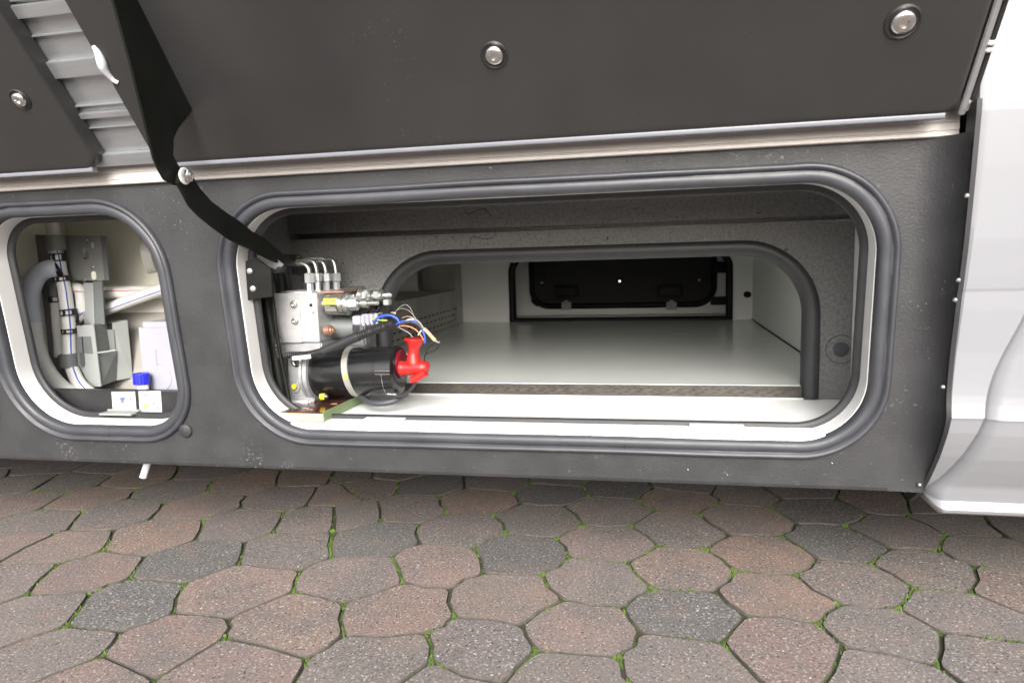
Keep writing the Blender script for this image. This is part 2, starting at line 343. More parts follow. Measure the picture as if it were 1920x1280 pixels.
def stone_outline(i, gap=.0028):
    poly = voronoi_cell(i); m = len(poly); cx, cy = cen[i]; pts = []
    P = []
    for q in range(m):                     # drop tiny edges
        a = poly[q]; b = poly[(q + 1) % m]
        if math.hypot(a[0] - b[0], a[1] - b[1]) > .018: P.append(a)
        elif q and P: pass
    if len(P) < 4: P = poly
    m = len(P); C = [Vector((p[0], p[1])) for p in P]
    for q in range(m):
        a, b, c = C[q - 1], C[q], C[(q + 1) % m]
        w = (a - b).normalized(); v = (c - b).normalized(); h = w + v
        s = max(abs(w.x * v.y - w.y * v.x), .35)
        bb = b + h.normalized() * (gap / max(s / max(h.length, .3), .5)) if h.length > .05 else b
        rr = min(.015, (a - b).length * .3, (c - b).length * .3)
        p0, p2 = bb + w * rr, bb + v * rr
        for t in (0, .5, 1): pts.append(p0 * (1 - t) ** 2 + bb * 2 * t * (1 - t) + p2 * t * t)
        k = P[q][2]
        if k >= 0:                         # the edge towards neighbour k bows one way or the other
            sgn = 1 if i < k else -1; rnd = random.Random(min(i, k) * 9973 + max(i, k)).uniform(-.009, .009)
            mid = (b + c) / 2; nn = Vector((cen[k][0] - cx, cen[k][1] - cy)).normalized()
            mid = mid + nn * (sgn * rnd - gap); pts.append(mid)
    return pts, P
def add_stone(bm, pts, z, h=.03):
    c = sum(pts, Vector((0, 0))) / len(pts); n = len(pts)
    tx, ty = random.uniform(-.006, .006), random.uniform(-.006, .006)
    def ring(f, zz): return [bm.verts.new((c.x + (p.x - c.x) * f, c.y + (p.y - c.y) * f, zz + (p.x - c.x) * tx + (p.y - c.y) * ty)) for p in pts]
    r0 = ring(1, z - h); r1 = ring(1, z - .0032); r2 = ring(.982, z)
    for a, b in ((r0, r1), (r1, r2)):
        for k in range(n): bm.faces.new((a[k], a[(k + 1) % n], b[(k + 1) % n], b[k])).material_index = 1
    bm.faces.new(r2); return bm
PINK = [(.235, .175, .153), (.215, .160, .141), (.24, .170, .140), (.215, .172, .157), (.228, .172, .145)]
GREY = [(.132, .128, .124), (.118, .115, .112)]
MIX_ = [(.19, .161, .150), (.178, .154, .144), (.20, .168, .156)]
greyset = set(); pinkset = set()
def near_idx(px, py):
    p = onZ(px, py, 0); return min(range(ntr), key=lambda k: (cen[k][0] - p.x) ** 2 + (cen[k][1] - p.y) ** 2)
for q in [(235, 1130), (970, 1033), (1290, 1150), (700, 1008), (805, 907), (1040, 920), (1155, 908), (1560, 1010), (1510, 955), (350, 1045)]: greyset.add(near_idx(*q))
for q in [(440, 1100), (950, 1118), (740, 1140), (1138, 1015), (1470, 1110), (1430, 1035), (610, 1080), (820, 1055), (540, 1170), (1265, 1060)]: pinkset.add(near_idx(*q))
joint_edges = []
pav = tag(obj('pavement', prism(B(), [(-3.8, -2.5, -.034), (3.6, -2.5, -.034), (3.6, 2.6, -.034), (-3.8, 2.6, -.034)], (0, 0, .0290)), 'joint', smooth=0), kind='structure')
order = sorted(range(len(cen)), key=lambda k: (k >= ntr, (cen[k][0] - 0) ** 2 * .6 + (cen[k][1] + .2) ** 2))
rest = bmesh.new(); tints = []
for rank, i in enumerate(order):
    rnd = random.Random(i * 31 + 5)
    col = rnd.choice(GREY) if i in greyset else rnd.choice(PINK) if i in pinkset else rnd.choice(MIX_ + MIX_ + PINK[:3] + (GREY if i >= ntr else []))
    col = tuple(c * rnd.uniform(.985, 1.015) for c in col)
    pts, P = stone_outline(i)
    for q in range(len(P)):
        if P[q][2] > i: joint_edges.append((Vector(P[q][:2]), Vector(P[(q + 1) % len(P)][:2])))
    if rank < 290:
        bm = add_stone(B(), pts, rnd.uniform(-.0015, .0015)); o = obj('paving_stone', bm, ['paver', 'stone_edge'], base=(cen[i][0], cen[i][1], 0), smooth=28)
        o.parent = pav; o.color = (*col, 1)
    else:
        n0 = len(rest.faces); add_stone(rest, pts, rnd.uniform(-.0015, .0015)); tints += [col] * (len(rest.faces) - n0)
ro = obj('paving_stone', rest, ['paver_joined', 'stone_edge'], smooth=0); ro.parent = pav; ro['kind'] = 'stuff'
ca = ro.data.color_attributes.new('tint', 'FLOAT_COLOR', 'CORNER')
for p in ro.data.polygons:
    for li in p.loop_indices: ca.data[li].color = (*tints[p.index], 1)
# moss and sand in the joints
mb = bmesh.new()
base_v = [Vector((math.cos(a), math.sin(a), 0)) for a in [k * math.pi / 2.5 for k in range(5)]]
for a, b in joint_edges:
    if not (-1.9 < a.x < 1.9 and -1.2 < a.y < 1.3): continue
    L = (b - a).length
    for k in range(int(L / .0010)):
        t = random.random(); p = a.lerp(b, t)
        dens = noise.noise(Vector((p.x * 9, p.y * 9, 0))) + .6 * noise.noise(Vector((p.x * 31, p.y * 31, 3)))
        e = min(t, 1 - t) * L
        if dens + (.22 if e < .02 else 0) < random.uniform(.02, .52): continue
        nrm_ = Vector((-(b - a).y, (b - a).x)).normalized(); p = p + nrm_ * random.gauss(0, .0026)
        r = random.uniform(.0012, .0034) * (1.25 if e < .02 else 1); z = -.008; h = random.uniform(.004, .0105)
        rot = random.uniform(0, 6); top = mb.verts.new((p.x + random.uniform(-r, r) * .6, p.y + random.uniform(-r, r) * .6, z + h))
        vs5 = [mb.verts.new((p.x + r * (v.x * math.cos(rot) - v.y * math.sin(rot)), p.y + r * (v.x * math.sin(rot) + v.y * math.cos(rot)), z + h * .35)) for v in base_v]
        for q in range(5): mb.faces.new((vs5[q], vs5[(q + 1) % 5], top))
mo = tag(obj('moss', mb, 'moss', smooth=0), 'bright green moss growing in the joints between the paving stones', 'moss', kind='stuff')

# ================================================================== THE MOTORHOME
mh = thing('motorhome', 'white motorhome side with two open storage hatches under a raised dark flap', 'motorhome', (0, .05, 0))
SK_L, SK_R, SK_T, SK_B = -3.2, .3815, .8045, .246
RA = (-.807, .374, .294, .780); RB = (-1.362, -.908, .290, .785)
rA, rB = (.145, .145, .135, .150), (.12, .155, .125, .16)
ho = [rrect(*RA, rA, .012)[::-1], rrect(*RB, rB, .012)[::-1]]
bm = plate_holes(B(), [(SK_L, SK_B), (SK_R, SK_B), (SK_R, SK_T), (SK_L, SK_T)], ho, lambda u, v, b: skirt_pt(u, v, -b), .003)
skirt = obj('skirt_panel', bm, 'skirt', mh, smooth=30)
# rounded lower lip of the skirt
bm = B(); L0 = []
for u in (SK_L, SK_R):
    L0.append([skirt_pt(u, SK_B, -.0005) + Vector((0, 0, 0)), skirt_pt(u, SK_B - .006, -.002), skirt_pt(u, SK_B - .009, -.008), skirt_pt(u, SK_B - .009, -.05)])
for k in range(3): bm.faces.new([bm.verts.new(p) for p in (L0[0][k], L0[1][k], L0[1][k + 1], L0[0][k + 1])])
obj('skirt_lip', bm, 'skirt', skirt, smooth=60)
# seals
def seal(rect, rad, name='hatch_seal'):
    prof = [(.0025, -.002), (.0005, .0005), (0, .003), (.0018, .0068), (.005, .0092), (.0085, .0094), (.0120, .0076), (.0142, .0046), (.0156, .0036), (.0172, .0046), (.0200, .0060), (.0260, .0066), (.0320, .0056), (.0362, .0035), (.0390, .000), (.0404, -.006), (.0408, -.0125)]
    bm = B(); L = []
    for k, (a, b) in enumerate(prof):
        a *= .77; row = []
        for u, v in rrect(*rect, rad, a, 20, 30):
            q = noise.noise(Vector((u * 5, v * 5, rect[0] * 9))); q2 = noise.noise(Vector((u * 23, v * 23, 4 + rect[0])))
            row.append(skirt_pt(u + .0011 * q, v + .0016 * q + .0005 * q2, b + (.0012 * q2 + .0007 * q) * (b > .004)))
        L.append(row)
    rings(bm, L); return obj(name, bm, 'seal', mh, smooth=70)
sA = seal(RA, rA); sB = seal(RB, rB)
for par, rect, ux in ((sA, RA, -.052), (sB, RB, -1.115)):      # butt joint where the rubber's ends meet
    pr = [(-.0004, .003), (.005, .0096), (.0085, .0098), (.0142, .005), (.026, .0071), (.0362, .0042), (.0404, -.005)]
    bm = B(); a_ = [[bm.verts.new(skirt_pt(ux + d + .002 * math.sin(v * 300), rect[2] + v, b + .0004)) for v, b in [(v_ * .77, b_) for v_, b_ in pr]] for d in (-.0004, .0005)]
    for k in range(len(pr) - 1): bm.faces.new((a_[0][k], a_[1][k], a_[1][k + 1], a_[0][k + 1]))
    obj('butt_joint', bm, 'void', par, smooth=0)
def rim(rect, rad):
    bm = B(); prof = [(.026, -.010), (.0308, -.0105), (.0325, -.012), (.0335, -.046), (.028, -.0465)]
    rings(bm, [[skirt_pt(u, v, b) for u, v in rrect(*rect, rad, a, 20)] for a, b in prof]); r = obj('hatch_rim', bm, 'rim', mh, smooth=40)
    bm = B(); prof = [(.0325, -.0465), (.0400, -.047), (.0450, -.050), (.0455, -.054), (.042, -.059), (.028, -.059)]
    rings(bm, [[skirt_pt(u, v, b) for u, v in rrect(*rect, rad, a, 20)] for a, b in prof]); obj('inner_gasket', bm, 'seal_dark', mh, smooth=70)
    return r
rim(RA, rA); rim(RB, rB)
# strips clipped over the rim's lower edge
def sill_clip(px0, px1, py, matn='rim', lab=None):
    a = onY(px0, py, .105); b = onY(px1, py, .105)
    z = a.z
    bm = B(); box(bm, a.x, b.x, .090, .120, .3375, .3415, .001); box(bm, a.x, b.x, .114, .120, .3415, .3450, .0008); return obj('sill_clip', bm, matn, mh, label=lab)
sill_clip(688, 762, 797); sill_clip(1292, 1394, 812); sill_clip(196, 256, 785, 'greyplastic')
# butt joint scratches and plugs on the skirt
for (px, py, r) in ((349, 806, .0145),):
    p = onS(px, py); screw = B(); lathe(screw, p + SN * .0005, SN, [(0, r), (.0035, r), (.006, r * .8), (.0066, 0)], 24); obj('blanking_plug', screw, 'skirt', skirt, smooth=50)
for k, (px, py) in enumerate(((1728, 908), (1706, 829), (1750, 787), (1560, 868), (1290, 880))):
    p = onS(px, py); s = B(); r = .0035 if k == 0 else .0016; lathe(s, p, SN, [(0, r), (.0012, r * .8), (.0016, 0)], 10); obj('rivet', s, 'zinc', skirt, smooth=60)
# --- recess at the skirt's right end and the white body beyond
prof_body = [(2.9, -.062), (1.6, -.062), (1.0, -.060), (.83, -.058), (.754, -.051), (.654, -.040), (.60, -.031), (.582, -.0275), (.579, -.0255), (.55, -.022), (.486, -.011), (.455, -.0075), (.435, -.0058), (.42, -.0052), (.405, -.0062), (.392, -.0085), (.3852, -.0100), (.3846, -.0094), (.36, .000), (.338, .0115), (.315, .025), (.29, .043), (.265, .062), (.245, .080), (.23, .094), (.217, .110), (.205, .13), (.198, .155), (.196, .25)]
def interp(tab, z):
    for (z0, y0), (z1, y1) in zip(tab, tab[1:]):
        if z <= z0 and z >= z1: return y0 + (y1 - y0) * (z0 - z) / (z0 - z1)
    return tab[0][1] if z > tab[0][0] else tab[-1][1]
X0 = .44
bm = B(); rows = []
zs = [SK_T - i * (SK_T - .2405) / 26 for i in range(27)]
for z in zs:
    ys = (.84 - z) * TL; yb = interp(prof_body, z); row = []
    for k in range(11):
        a = R(90 * k / 10); row.append(Vector((SK_R - .0002 + (X0 - .004 - SK_R) * math.sin(a), ys - (ys - min(yb, ys - .004)) * (1 - math.cos(a)), z)))
    rows.append([bm.verts.new(p) for p in row])
for a, b in zip(rows, rows[1:]):
    for k in range(len(a) - 1): bm.faces.new((a[k], a[k + 1], b[k + 1], b[k]))
ret = obj('skirt_return', bm, 'skirt', mh, smooth=60)
bm = B()
pa = [(interp(prof_body, z) - .0035, z) for z in [.845 - i * .0152 for i in range(43)]]
loopA = [Vector((X0 - .004, y, z)) for y, z in pa]; 
for x0_, x1_, dy0, dy1 in ((X0 - .0045, X0 + .0015, 0, .0),):
    v = [[bm.verts.new(Vector((x, y + d, z))) for y, z in pa] for x, d in ((x0_, .03), (x0_, .0), (x1_, -.0015), (x1_ + .001, .02))]
    for a, b in zip(v, v[1:]):
        for k in range(len(a) - 1): bm.faces.new((a[k], a[k + 1], b[k + 1], b[k]))
obj('edge_trim', bm, 'seal_dark', mh, smooth=60)
for (px, py) in ((1813, 367), (1797, 525), (1791, 562), (1768, 725), (1724, 908)):
    p = onX(px, py, X0 - .012); s = B(); lathe(s, p, (-.6, -.8, 0), [(0, .0032), (.0015, .0032), (.003, .002), (.0034, 0)], 12); obj('edge_screw', s, 'zinc', ret, smooth=60)
# body panel as one pressed sheet with the arch flare
flare = [(.80, .612), (.635, .556), (.59, .543), (.534, .526), (.50, .514), (.467, .5025), (.445, .4965), (.42, .4925), (.39, .490), (.37, .4875), (.345, .482), (.32, .476), (.295, .4685), (.268, .459), (.25, .449), (.235, .438), (.1, .42)]
def xb(z):
    return sum(interp(flare, z + d) for d in (-.018, -.009, 0, .009, .018)) / 5 if z < .78 else .612 + (z - .80) * .3
zs = sorted({round(z, 4) for z, _ in prof_body if z > .205} | {round(.205 + i * .006, 4) for i in range(105)} | {.3852, .3846} | {round(.9 + i * .1, 3) for i in range(21)}, reverse=True)
bm = B(); g = []
us1 = [0, .06] + [i / 12 for i in range(1, 13)]
for z in zs:
    row = []; X_b = max(xb(z), X0 + .003)
    zn = max(z, .2345); base_y = interp(prof_body, zn); low = max(0, .385 - z)
    yf = interp(prof_body, max(z, .2305)) - .012 - .06 * low - (.02 * min(1, max(0, (.26 - z) / .05))) + max(0, (.214 - z)) * 2
    cols = [(X0 + .0015 + (X_b - .0022 - X0 - .0015) * u, 0, 0) for u in us1] + [(X_b - .0012, 0, 1), (X_b, 0, 1)] + [(X_b + .024 * t, t, max(0, .8 - 8 * t)) for t in (.05, .12, .22, .34, .48, .62, .76, .88, 1)] + [(X_b + .04, 1, 0), (X_b + .1, 1, 0), (X_b + .3, 1, 0)] + [(1.2 + i * .3, 1, 0) for i in range(7)]
    for ci, (x, t, gr) in enumerate(cols):
        s_ = 1 - (1 - t) ** 2.2
        zz = z if z > .2345 else zn * (1 - s_) + z * s_
        row.append(bm.verts.new((x, base_y * (1 - s_) + yf * s_ + .0022 * gr + (.004 if ci == 0 else 0), zz)))
    g.append(row)
for a, b in zip(g, g[1:]):
    for k in range(len(g[0]) - 1): bm.faces.new((a[k], a[k + 1], b[k + 1], b[k]))
last = g[-1]; under = [bm.verts.new((v_.co.x, .28, v_.co.z + .003)) for v_ in last]
for k in range(len(last) - 1): bm.faces.new((last[k], last[k + 1], under[k + 1], under[k]))
obj('body_panel', bm, 'paint', mh, smooth=28)
# upper side wall behind the flap, roof edge, underbody
bm = B(); box(bm, -3.2, X0, -.02, .03, .852, 2.9, .004); obj('side_wall', bm, 'paint', mh)
bm = B(); box(bm, -3.2, 3.1, .1, 2.3, 2.86, 2.95, .01); obj('roof', bm, 'paint', mh)
bm = B(); box(bm, -3.2, -.94, .5, 2.25, .24, .262); box(bm, -.94, 3.1, .45, 2.25, .24, .262); box(bm, -3.2, 3.1, .30, .5, .243, .2601); box(bm, -3.2, .41, .118, .3, .237, .2585); obj('underbody', bm, 'bodydark', mh, smooth=0)
bm = B(); box(bm, -3.2, 3.1, 2.30, 2.34, .24, 2.86, .004); obj('far_side_wall', bm, 'paint', mh)
bm = B(); box(bm, .42, 3.1, .1, 2.29, .842, .86); box(bm, -3.2, .42, .06, 2.29, .842, .86); obj('upper_floor', bm, 'bodydark', mh, smooth=0)
# --- aluminium rail above the skirt
bm = B(); zt, zb = .8415, .8045
prof = [(.012, zb), (-.006, zb), (-.0075, zb + .0015), (-.0075, zb + .006), (-.006, zb + .007), (-.006, zb + .0082), (-.0078, zb + .0092), (-.0078, zb + .019), (-.0068, zb + .0196), (-.0068, zb + .0202), (-.0078, zb + .0208), (-.0078, zt - .001), (-.0065, zt), (.02, zt)]
v = [[bm.verts.new((x, y + (.0005 if x > 0 else 0), z)) for y, z in prof] for x in (-3.2, .436)]
for k in range(len(prof) - 1): bm.faces.new((v[0][k], v[1][k], v[1][k + 1], v[0][k + 1]))
bm.faces.new(v[0]); bm.faces.new(v[1][::-1])
obj('hinge_rail', bm, 'rail', mh, smooth=20)

# --- the raised flap
FA = 52.0; FU = Vector((0, -math.cos(R(FA)), math.sin(R(FA)))); FN = Vector((0, -math.sin(R(FA)), -math.cos(R(FA))))   # up the flap, towards its inner face
FO = Vector((0, -.024, .838))
def fp(x, k, b): return Vector((x, 0, 0)) + FO + FU * k + FN * b
def slab(bm, x0, x1, k0, k1, b0, b1, bev=0):
    t = bmesh.new(); bmesh.ops.create_cube(t, size=1)
    for q in t.verts: q.co = Vector((q.co.x * (x1 - x0), q.co.y * (k1 - k0), q.co.z * (b1 - b0)))
    if bev: bmesh.ops.bevel(t, geom=t.edges[:], offset=bev, segments=2, affect='EDGES')
    for q in t.verts: q.co = fp(q.co.x + (x0 + x1) / 2, q.co.y + (k0 + k1) / 2, q.co.z + (b0 + b1) / 2)
    merge(bm, t); return bm
bm = B(); slab(bm, -3.1, .437, .0, .60, -.028, -.004, .003); flap = obj('hatch_flap', bm, 'alu', mh)
# grooved inner profile seen between the two liners
bm = B()
for k, wd, hgt in ((.0, .024, .006), (.072, .0025, .002), (.092, .010, .005), (.113, .0025, .003), (.165, .028, .006), (.232, .003, .002), (.262, .020, .006), (.286, .003, .002), (.33, .04, .006), (.42, .003, .002)):
    slab(bm, -1.02, -.84, k, k + wd, -.0042, hgt, .0035 if hgt > .006 else .0008)
obj('flap_profile', bm, 'alu', flap)
def liner(x0, x1, r, lab):
    bm = B(); L = []
    for ins, b in ((.004, -.003), (.0, .000), (.002, .020), (.0032, .0258), (.006, .0286), (.012, .0296), (.016, .0296)):
        L.append([fp(u, v, b) for u, v in rrect(x0, x1, .006, .575, r, ins, 10)])
    vv = rings(bm, L); bm.faces.new(vv[-1]); o = obj('flap_liner', bm, 'liner', flap, smooth=50, label=lab)
    # upright lip along the lower edge
    bm = B(); pr = [(.006, -.002), (.0035, .006), (.0045, .0155), (.011, .0215), (.014, .0215), (.017, .0170)]
    # lip stands upright: points in (y, z) from the lower edge of the liner
    y0, z0 = fp(0, .008, .0275).y, fp(0, .008, .0275).z
    pr = [(y0 + .010, z0 - .004), (y0 - .001, z0 - .0045), (y0 - .0025, z0 - .003), (y0 - .0035, z0 + .0035), (y0 - .003, z0 + .0042), (y0 - .0045, z0 + .0050), (y0 - .0065, z0 + .0125), (y0 - .005, z0 + .0150), (y0 + .006, z0 + .017)]
    v = [[bm.verts.new((x, y, z)) for y, z in pr] for x in (x0 + r[2] * .8 if x0 > -1 else x0, x1 - r[3] * .8)]
    for k in range(len(pr)): bm.faces.new((v[0][k], v[1][k], v[1][(k + 1) % len(pr)], v[0][(k + 1) % len(pr)]))
    bm.faces.new(v[0]); bm.faces.new(v[1][::-1]); obj('liner_lip', bm, 'lip', flap, smooth=50)
    return o
liner(-.862, .417, (.03, .02, .022, .022), None); liner(-3.0, -.975, (.03, .03, .03, .022), None)
def onF(px, py, b):
    r = ray(px, py); p0 = FO + FN * b; t = (p0 - CAM).dot(FN) / r.dot(FN); return CAM + r * t
for (px, py, r) in ((927, 103, .0140), (1693, 41, .0155), (38, 186, .0125)):
    p = onF(px, py, .0296); s = B()
    lathe(s, p + FN * .0002, FN, [(0, r * 1.42), (.0012, r * 1.44), (.0026, r * 1.30), (.0008, r * 1.16), (.0006, r * 1.02)], 24); obj('screw_cup', s, 'blackplastic', flap, smooth=50)
    s = B(); lathe(s, p, FN, [(0, r), (.003, r), (.0065, r * .86), (.008, r * .6), (.008, r * .38), (.004, r * .36), (.004, 0.0)], 28); obj('screw', s, 'steel', flap, smooth=40)
# right-hand edge hardware of the flap: frame bar with stepped black seal and bright spacers
bm = B(); slab(bm, .4185, .4275, .004, .6, -.004, .024, .0015); obj('edge_bar', bm, 'alu', flap)
bm = B(); slab(bm, .429, .4355, .024, .6, -.004, .022, .001); obj('edge_seal', bm, 'blackplastic', flap)
for k, l in ((.092, .006), (.101, .006), (.158, .014), (.196, .012)): obj('hinge_spacer', slab(B(), .4255, .4385, k, k + l, -.004, .026, .002), 'rim', flap)
obj('hinge_spacer', slab(B(), .42, .4385, .002, .018, -.004, .011, .002), 'rim', flap)
# blob of sealant on the liner's edge
bm = B(); tube(bm, [onF(176, 86, .028), onF(186, 105, .032), onF(196, 130, .032), onF(212, 150, .030), onF(222, 155, .029)], .006, 8, 6, rf=lambda s: .0035 + .0045 * math.exp(-((s - .028) / .018) ** 2))
obj('sealant_blob', bm, 'glue', flap, smooth=70)

# --- folding stay: blade from the flap, pivot, lower lever into the locker
XA = -.742
def ax(px, py): q = onX(px, py, XA); return Vector((XA, q.y, q.z))
blade = [ax(*q) for q in ((305, 338), (296, 322), (284, 297), (262, 205), (239, 112), (208, 0))]
blade += [Vector((XA, blade[-1].y - .012, blade[-1].z + .06)), Vector((XA, blade[-1].y - .03, blade[-1].z + .13)), Vector((XA, blade[-1].y + .05, blade[-1].z + .10))]
blade += [ax(*q) for q in ((262, 0), (290, 55), (318, 112), (340, 168), (357, 205), (352, 216), (330, 240), (321, 260), (320, 292), (334, 318), (348, 328), (345, 342), (325, 348))]
bm = prism(B(), blade, (.004, 0, 0)); bmesh.ops.bevel(bm, geom=[e for e in bm.edges if abs((e.verts[0].co - e.verts[1].co).x) < .001], offset=.0008, segments=1, affect='EDGES')
stay = obj('flap_stay', bm, 'black', mh, smooth=25)
top_c = [ax(*q) for q in ((345, 322), (362, 352), (385, 378), (415, 400), (440, 416), (462, 434), (485, 446), (520, 476), (545, 492))]
bot_c = [ax(*q) for q in ((530, 500), (500, 488), (462, 468), (447, 462), (420, 448), (390, 426), (365, 406), (347, 388), (332, 360), (322, 344), (326, 326))]
bm = prism(B(), [p + Vector((.0055, 0, 0)) for p in top_c + bot_c], (.006, 0, 0)); obj('stay_lever', bm, 'black', stay, smooth=25)
pv = ax(332, 331)
bm = B(); lathe(bm, pv + Vector((.012, 0, 0)), (1, 0, 0), [(0, .0125), (.002, .0135), (.0035, .0125)], 24); obj('washer', bm, 'rim', stay, smooth=40)
bm = B(); lathe(bm, pv + Vector((.0155, 0, 0)), (1, 0, 0), [(0, .0098), (.007, .0098), (.0085, .0085), (.0085, .005), (.012, .0048), (.013, .003)], 6); obj('pivot_bolt', bm, 'steel', stay, smooth=25)
bm = B(); lathe(bm, pv - Vector((.001, 0, 0)), (-1, 0, 0), [(0, .0115), (.006, .0115), (.0075, .009)], 20); obj('bolt_head', bm, 'steel', stay, smooth=40)
# folded bracket and screw plate fixed inside the opening's left edge
def W(px, py, y): return onY(px, py, y)
a = [W(448, 466, .075), W(484, 464, .075), W(497, 470, .08), W(532, 496, .115), W(520, 506, .115), W(480, 492, .08)]
bm = prism(B(), a, (0, .004, .0)); bmesh.ops.bevel(bm, geom=bm.edges[:], offset=.0012, segments=2, affect='EDGES'); obj('stay_bracket', bm, 'alu', stay, smooth=30)
bm = prism(B(), [W(476, 507, .11), W(524, 500, .11), W(518, 512, .12), W(478, 512, .12)], (0, .03, 0)); obj('stay_bracket', bm, 'seal', stay, smooth=30)
bm = prism(B(), [W(455, 492, .060), W(478, 482, .06), W(508, 505, .082), W(510, 556, .082), W(480, 560, .062), W(464, 563, .06)], (0, .005, 0)); pl = obj('screw_plate', bm, 'black', mh, smooth=25)
for q in ((469, 508), (475, 541)):
    p = W(*q, .0615); s = B(); screw_head(s, p, (.25, -1, 0), .0062, .005, False); obj('screw', s, 'zinc', pl, smooth=40)
# gas strut and rods dropping behind the opening's left edge
bm = tube(B(), [W(490, 505, .135), W(510, 620, .135), W(528, 735, .13)], .0115, 12); obj('gas_strut', bm, 'black', mh, smooth=70)
bm = tube(B(), [W(510, 545, .120), W(523, 650, .118), W(545, 762, .112)], .0036, 8); obj('strut_rod', bm, 'black', mh, smooth=70)

# ================================================================== LARGE LOCKER
YP = .35; FZ = .337
# outer floor, side walls, ceiling
bm = B(); v = [(-.84, .088, FZ), (.3925, .088, FZ), (.3925, YP + .06, FZ), (-.84, YP + .06, FZ)]; prism(bm, v, (0, 0, -.018)); box(bm, -.84, .40, .062, .088, .3175, .3355, .001); obj('locker_floor', bm, 'white_board', mh, smooth=0)
bm = B(); box(bm, .3935, .402, .072, YP + .03, .32, .80); obj('locker_wall', bm, 'white_board', mh, smooth=0)
bm = B(); box(bm, -.852, -.842, .072, YP + .03, .32, .80); obj('locker_wall', bm, 'white_board', mh, smooth=0)
bm = B(); box(bm, -.8418, -.838, .075, YP + .05, .585, .795); obj('wall_felt', bm, 'felt', mh, smooth=0)
bm = B(); box(bm, -.852, .402, .022, YP + .02, .795, .805); obj('locker_ceiling', bm, 'felt', mh, smooth=0)
# felt partition with rounded opening and a pressed channel above it
po = [W(*q, YP) for q in ((700, 530), (1539, 590), (1300, 447), (1529, 742))]
PX0, PX1 = W(700, 560, YP).x + .004, W(1537, 600, YP).x; PZ1 = W(1200, 452, YP).z
PZ1 = .668
hole = []
rp = (.16, .155, .0006, .0006)
zG0, zG1 = .700, .712
bm = B(); hh = rrect(PX0, PX1, FZ + .0005, PZ1, rp, .010, 16)
outer = [(-.84, FZ + .001), (.3925, FZ + .001), (.3925, zG0), (-.84, zG0)]
# the opening reaches the floor: build the partition as an arch outline
arch = [p for p in hh if True]
i_tr = arch[:17]; i_tl = arch[17:34]
pts = [(.3925, FZ + .001), (.3925, zG0), (-.84, zG0), (-.84, FZ + .001), (i_tl[-1][0], FZ + .001)] + i_tl[::-1] + i_tr[::-1] + [(i_tr[0][0], FZ + .001)]
loop = [Vector((u, v_, 0)) for u, v_ in pts]; tr = tessellate_polygon([loop])
for dy in (0, .006):
    vv = [bm.verts.new((p.x, YP + dy, p.y)) for p in loop]
    for t in tr: bm.faces.new([vv[i] for i in t])
part = obj('felt_partition', bm, 'felt', mh, smooth=0)
bm = B(); cols = []
for i in range(41):
    x = -.84 + 1.2325 * i / 40; q = max(0, 1 - i / 22) ** 1.3; gd = .007 + .04 * q; gh = .0035 * q; wv = .0006 * noise.noise(Vector((x * 9, 0, 0)))
    pr = [(YP, zG0), (YP - .003, zG0 + .001), (YP - .004, zG0 + .003), (YP + gd * .8, zG0 + .0045 - gh * .3), (YP + gd, zG0 + .0075), (YP + gd * .8, zG0 + .0105 + gh), (YP - .005, zG1 + .001 + gh), (YP - .004, zG1 + .004 + gh), (YP - .008, .797)]
    cols.append([bm.verts.new((x, y, z + wv)) for y, z in pr])
for a, b in zip(cols, cols[1:]):
    for k in range(8): bm.faces.new((a[k], b[k], b[k + 1], a[k + 1]))
obj('felt_channel', bm, 'felt', mh, smooth=35)
# jigsaw joint: thin cut line let into the felt
jp = [(869, 381), (871, 396), (879, 401), (895, 394), (908, 393), (918, 402), (926, 418), (928, 436), (922, 446), (905, 448), (890, 444), (883, 447), (881, 458)]
bm = tube(B(), [W(x, y, YP - .006 if y < 405 else YP - .0005) for x, y in jp], .0006, 5, 5); obj('felt_joint', bm, 'void', mh, smooth=0)
p = W(1577, 655, YP - .0005)
bm = B(); lathe(bm, p, (0, -1, 0), [(0, .0152), (.0018, .015), (.0022, .0135), (.0022, 0)], 28); obj('felt_plug', bm, 'seal', part, smooth=40)
bm = tube(B(), [p + Vector((math.cos(R(a)) * .029, 0, math.sin(R(a)) * .029)) for a in range(48, 320, 8)], .0006, 5, 1, smoothed=False); obj('felt_ring', bm, 'void', part, smooth=0)
p = W(1572, 366, YP - .010); bm = B(); lathe(bm, p, (0, -1, 0), [(0, .013), (.002, .0125), (.002, 0)], 20); obj('cable_hole', bm, 'void', mh, smooth=0)
# rubber edging of the inner opening
bm = B(); path_o = []
for a, dy in ((0, -.001), (0, -.005), (.004, -.009), (.014, -.0105), (.026, -.009), (.031, -.004), (.032, .024)):
    h2 = rrect(PX0, PX1, FZ + .0005, PZ1, rp, a, 16); path_o.append([(h2[0][0], FZ + .003)] + h2[0:34] + [(h2[33][0], FZ + .003)])
vv = [[bm.verts.new((u, YP + path_dy, z)) for u, z in l] for l, path_dy in zip(path_o, (-.001, -.006, -.012, -.014, -.010, -.002, .018))]
for a, b in zip(vv, vv[1:]):
    for k in range(len(a) - 1): bm.faces.new((a[k], a[k + 1], b[k + 1], b[k]))
obj('inner_seal', bm, 'seal_dark', mh, smooth=60)
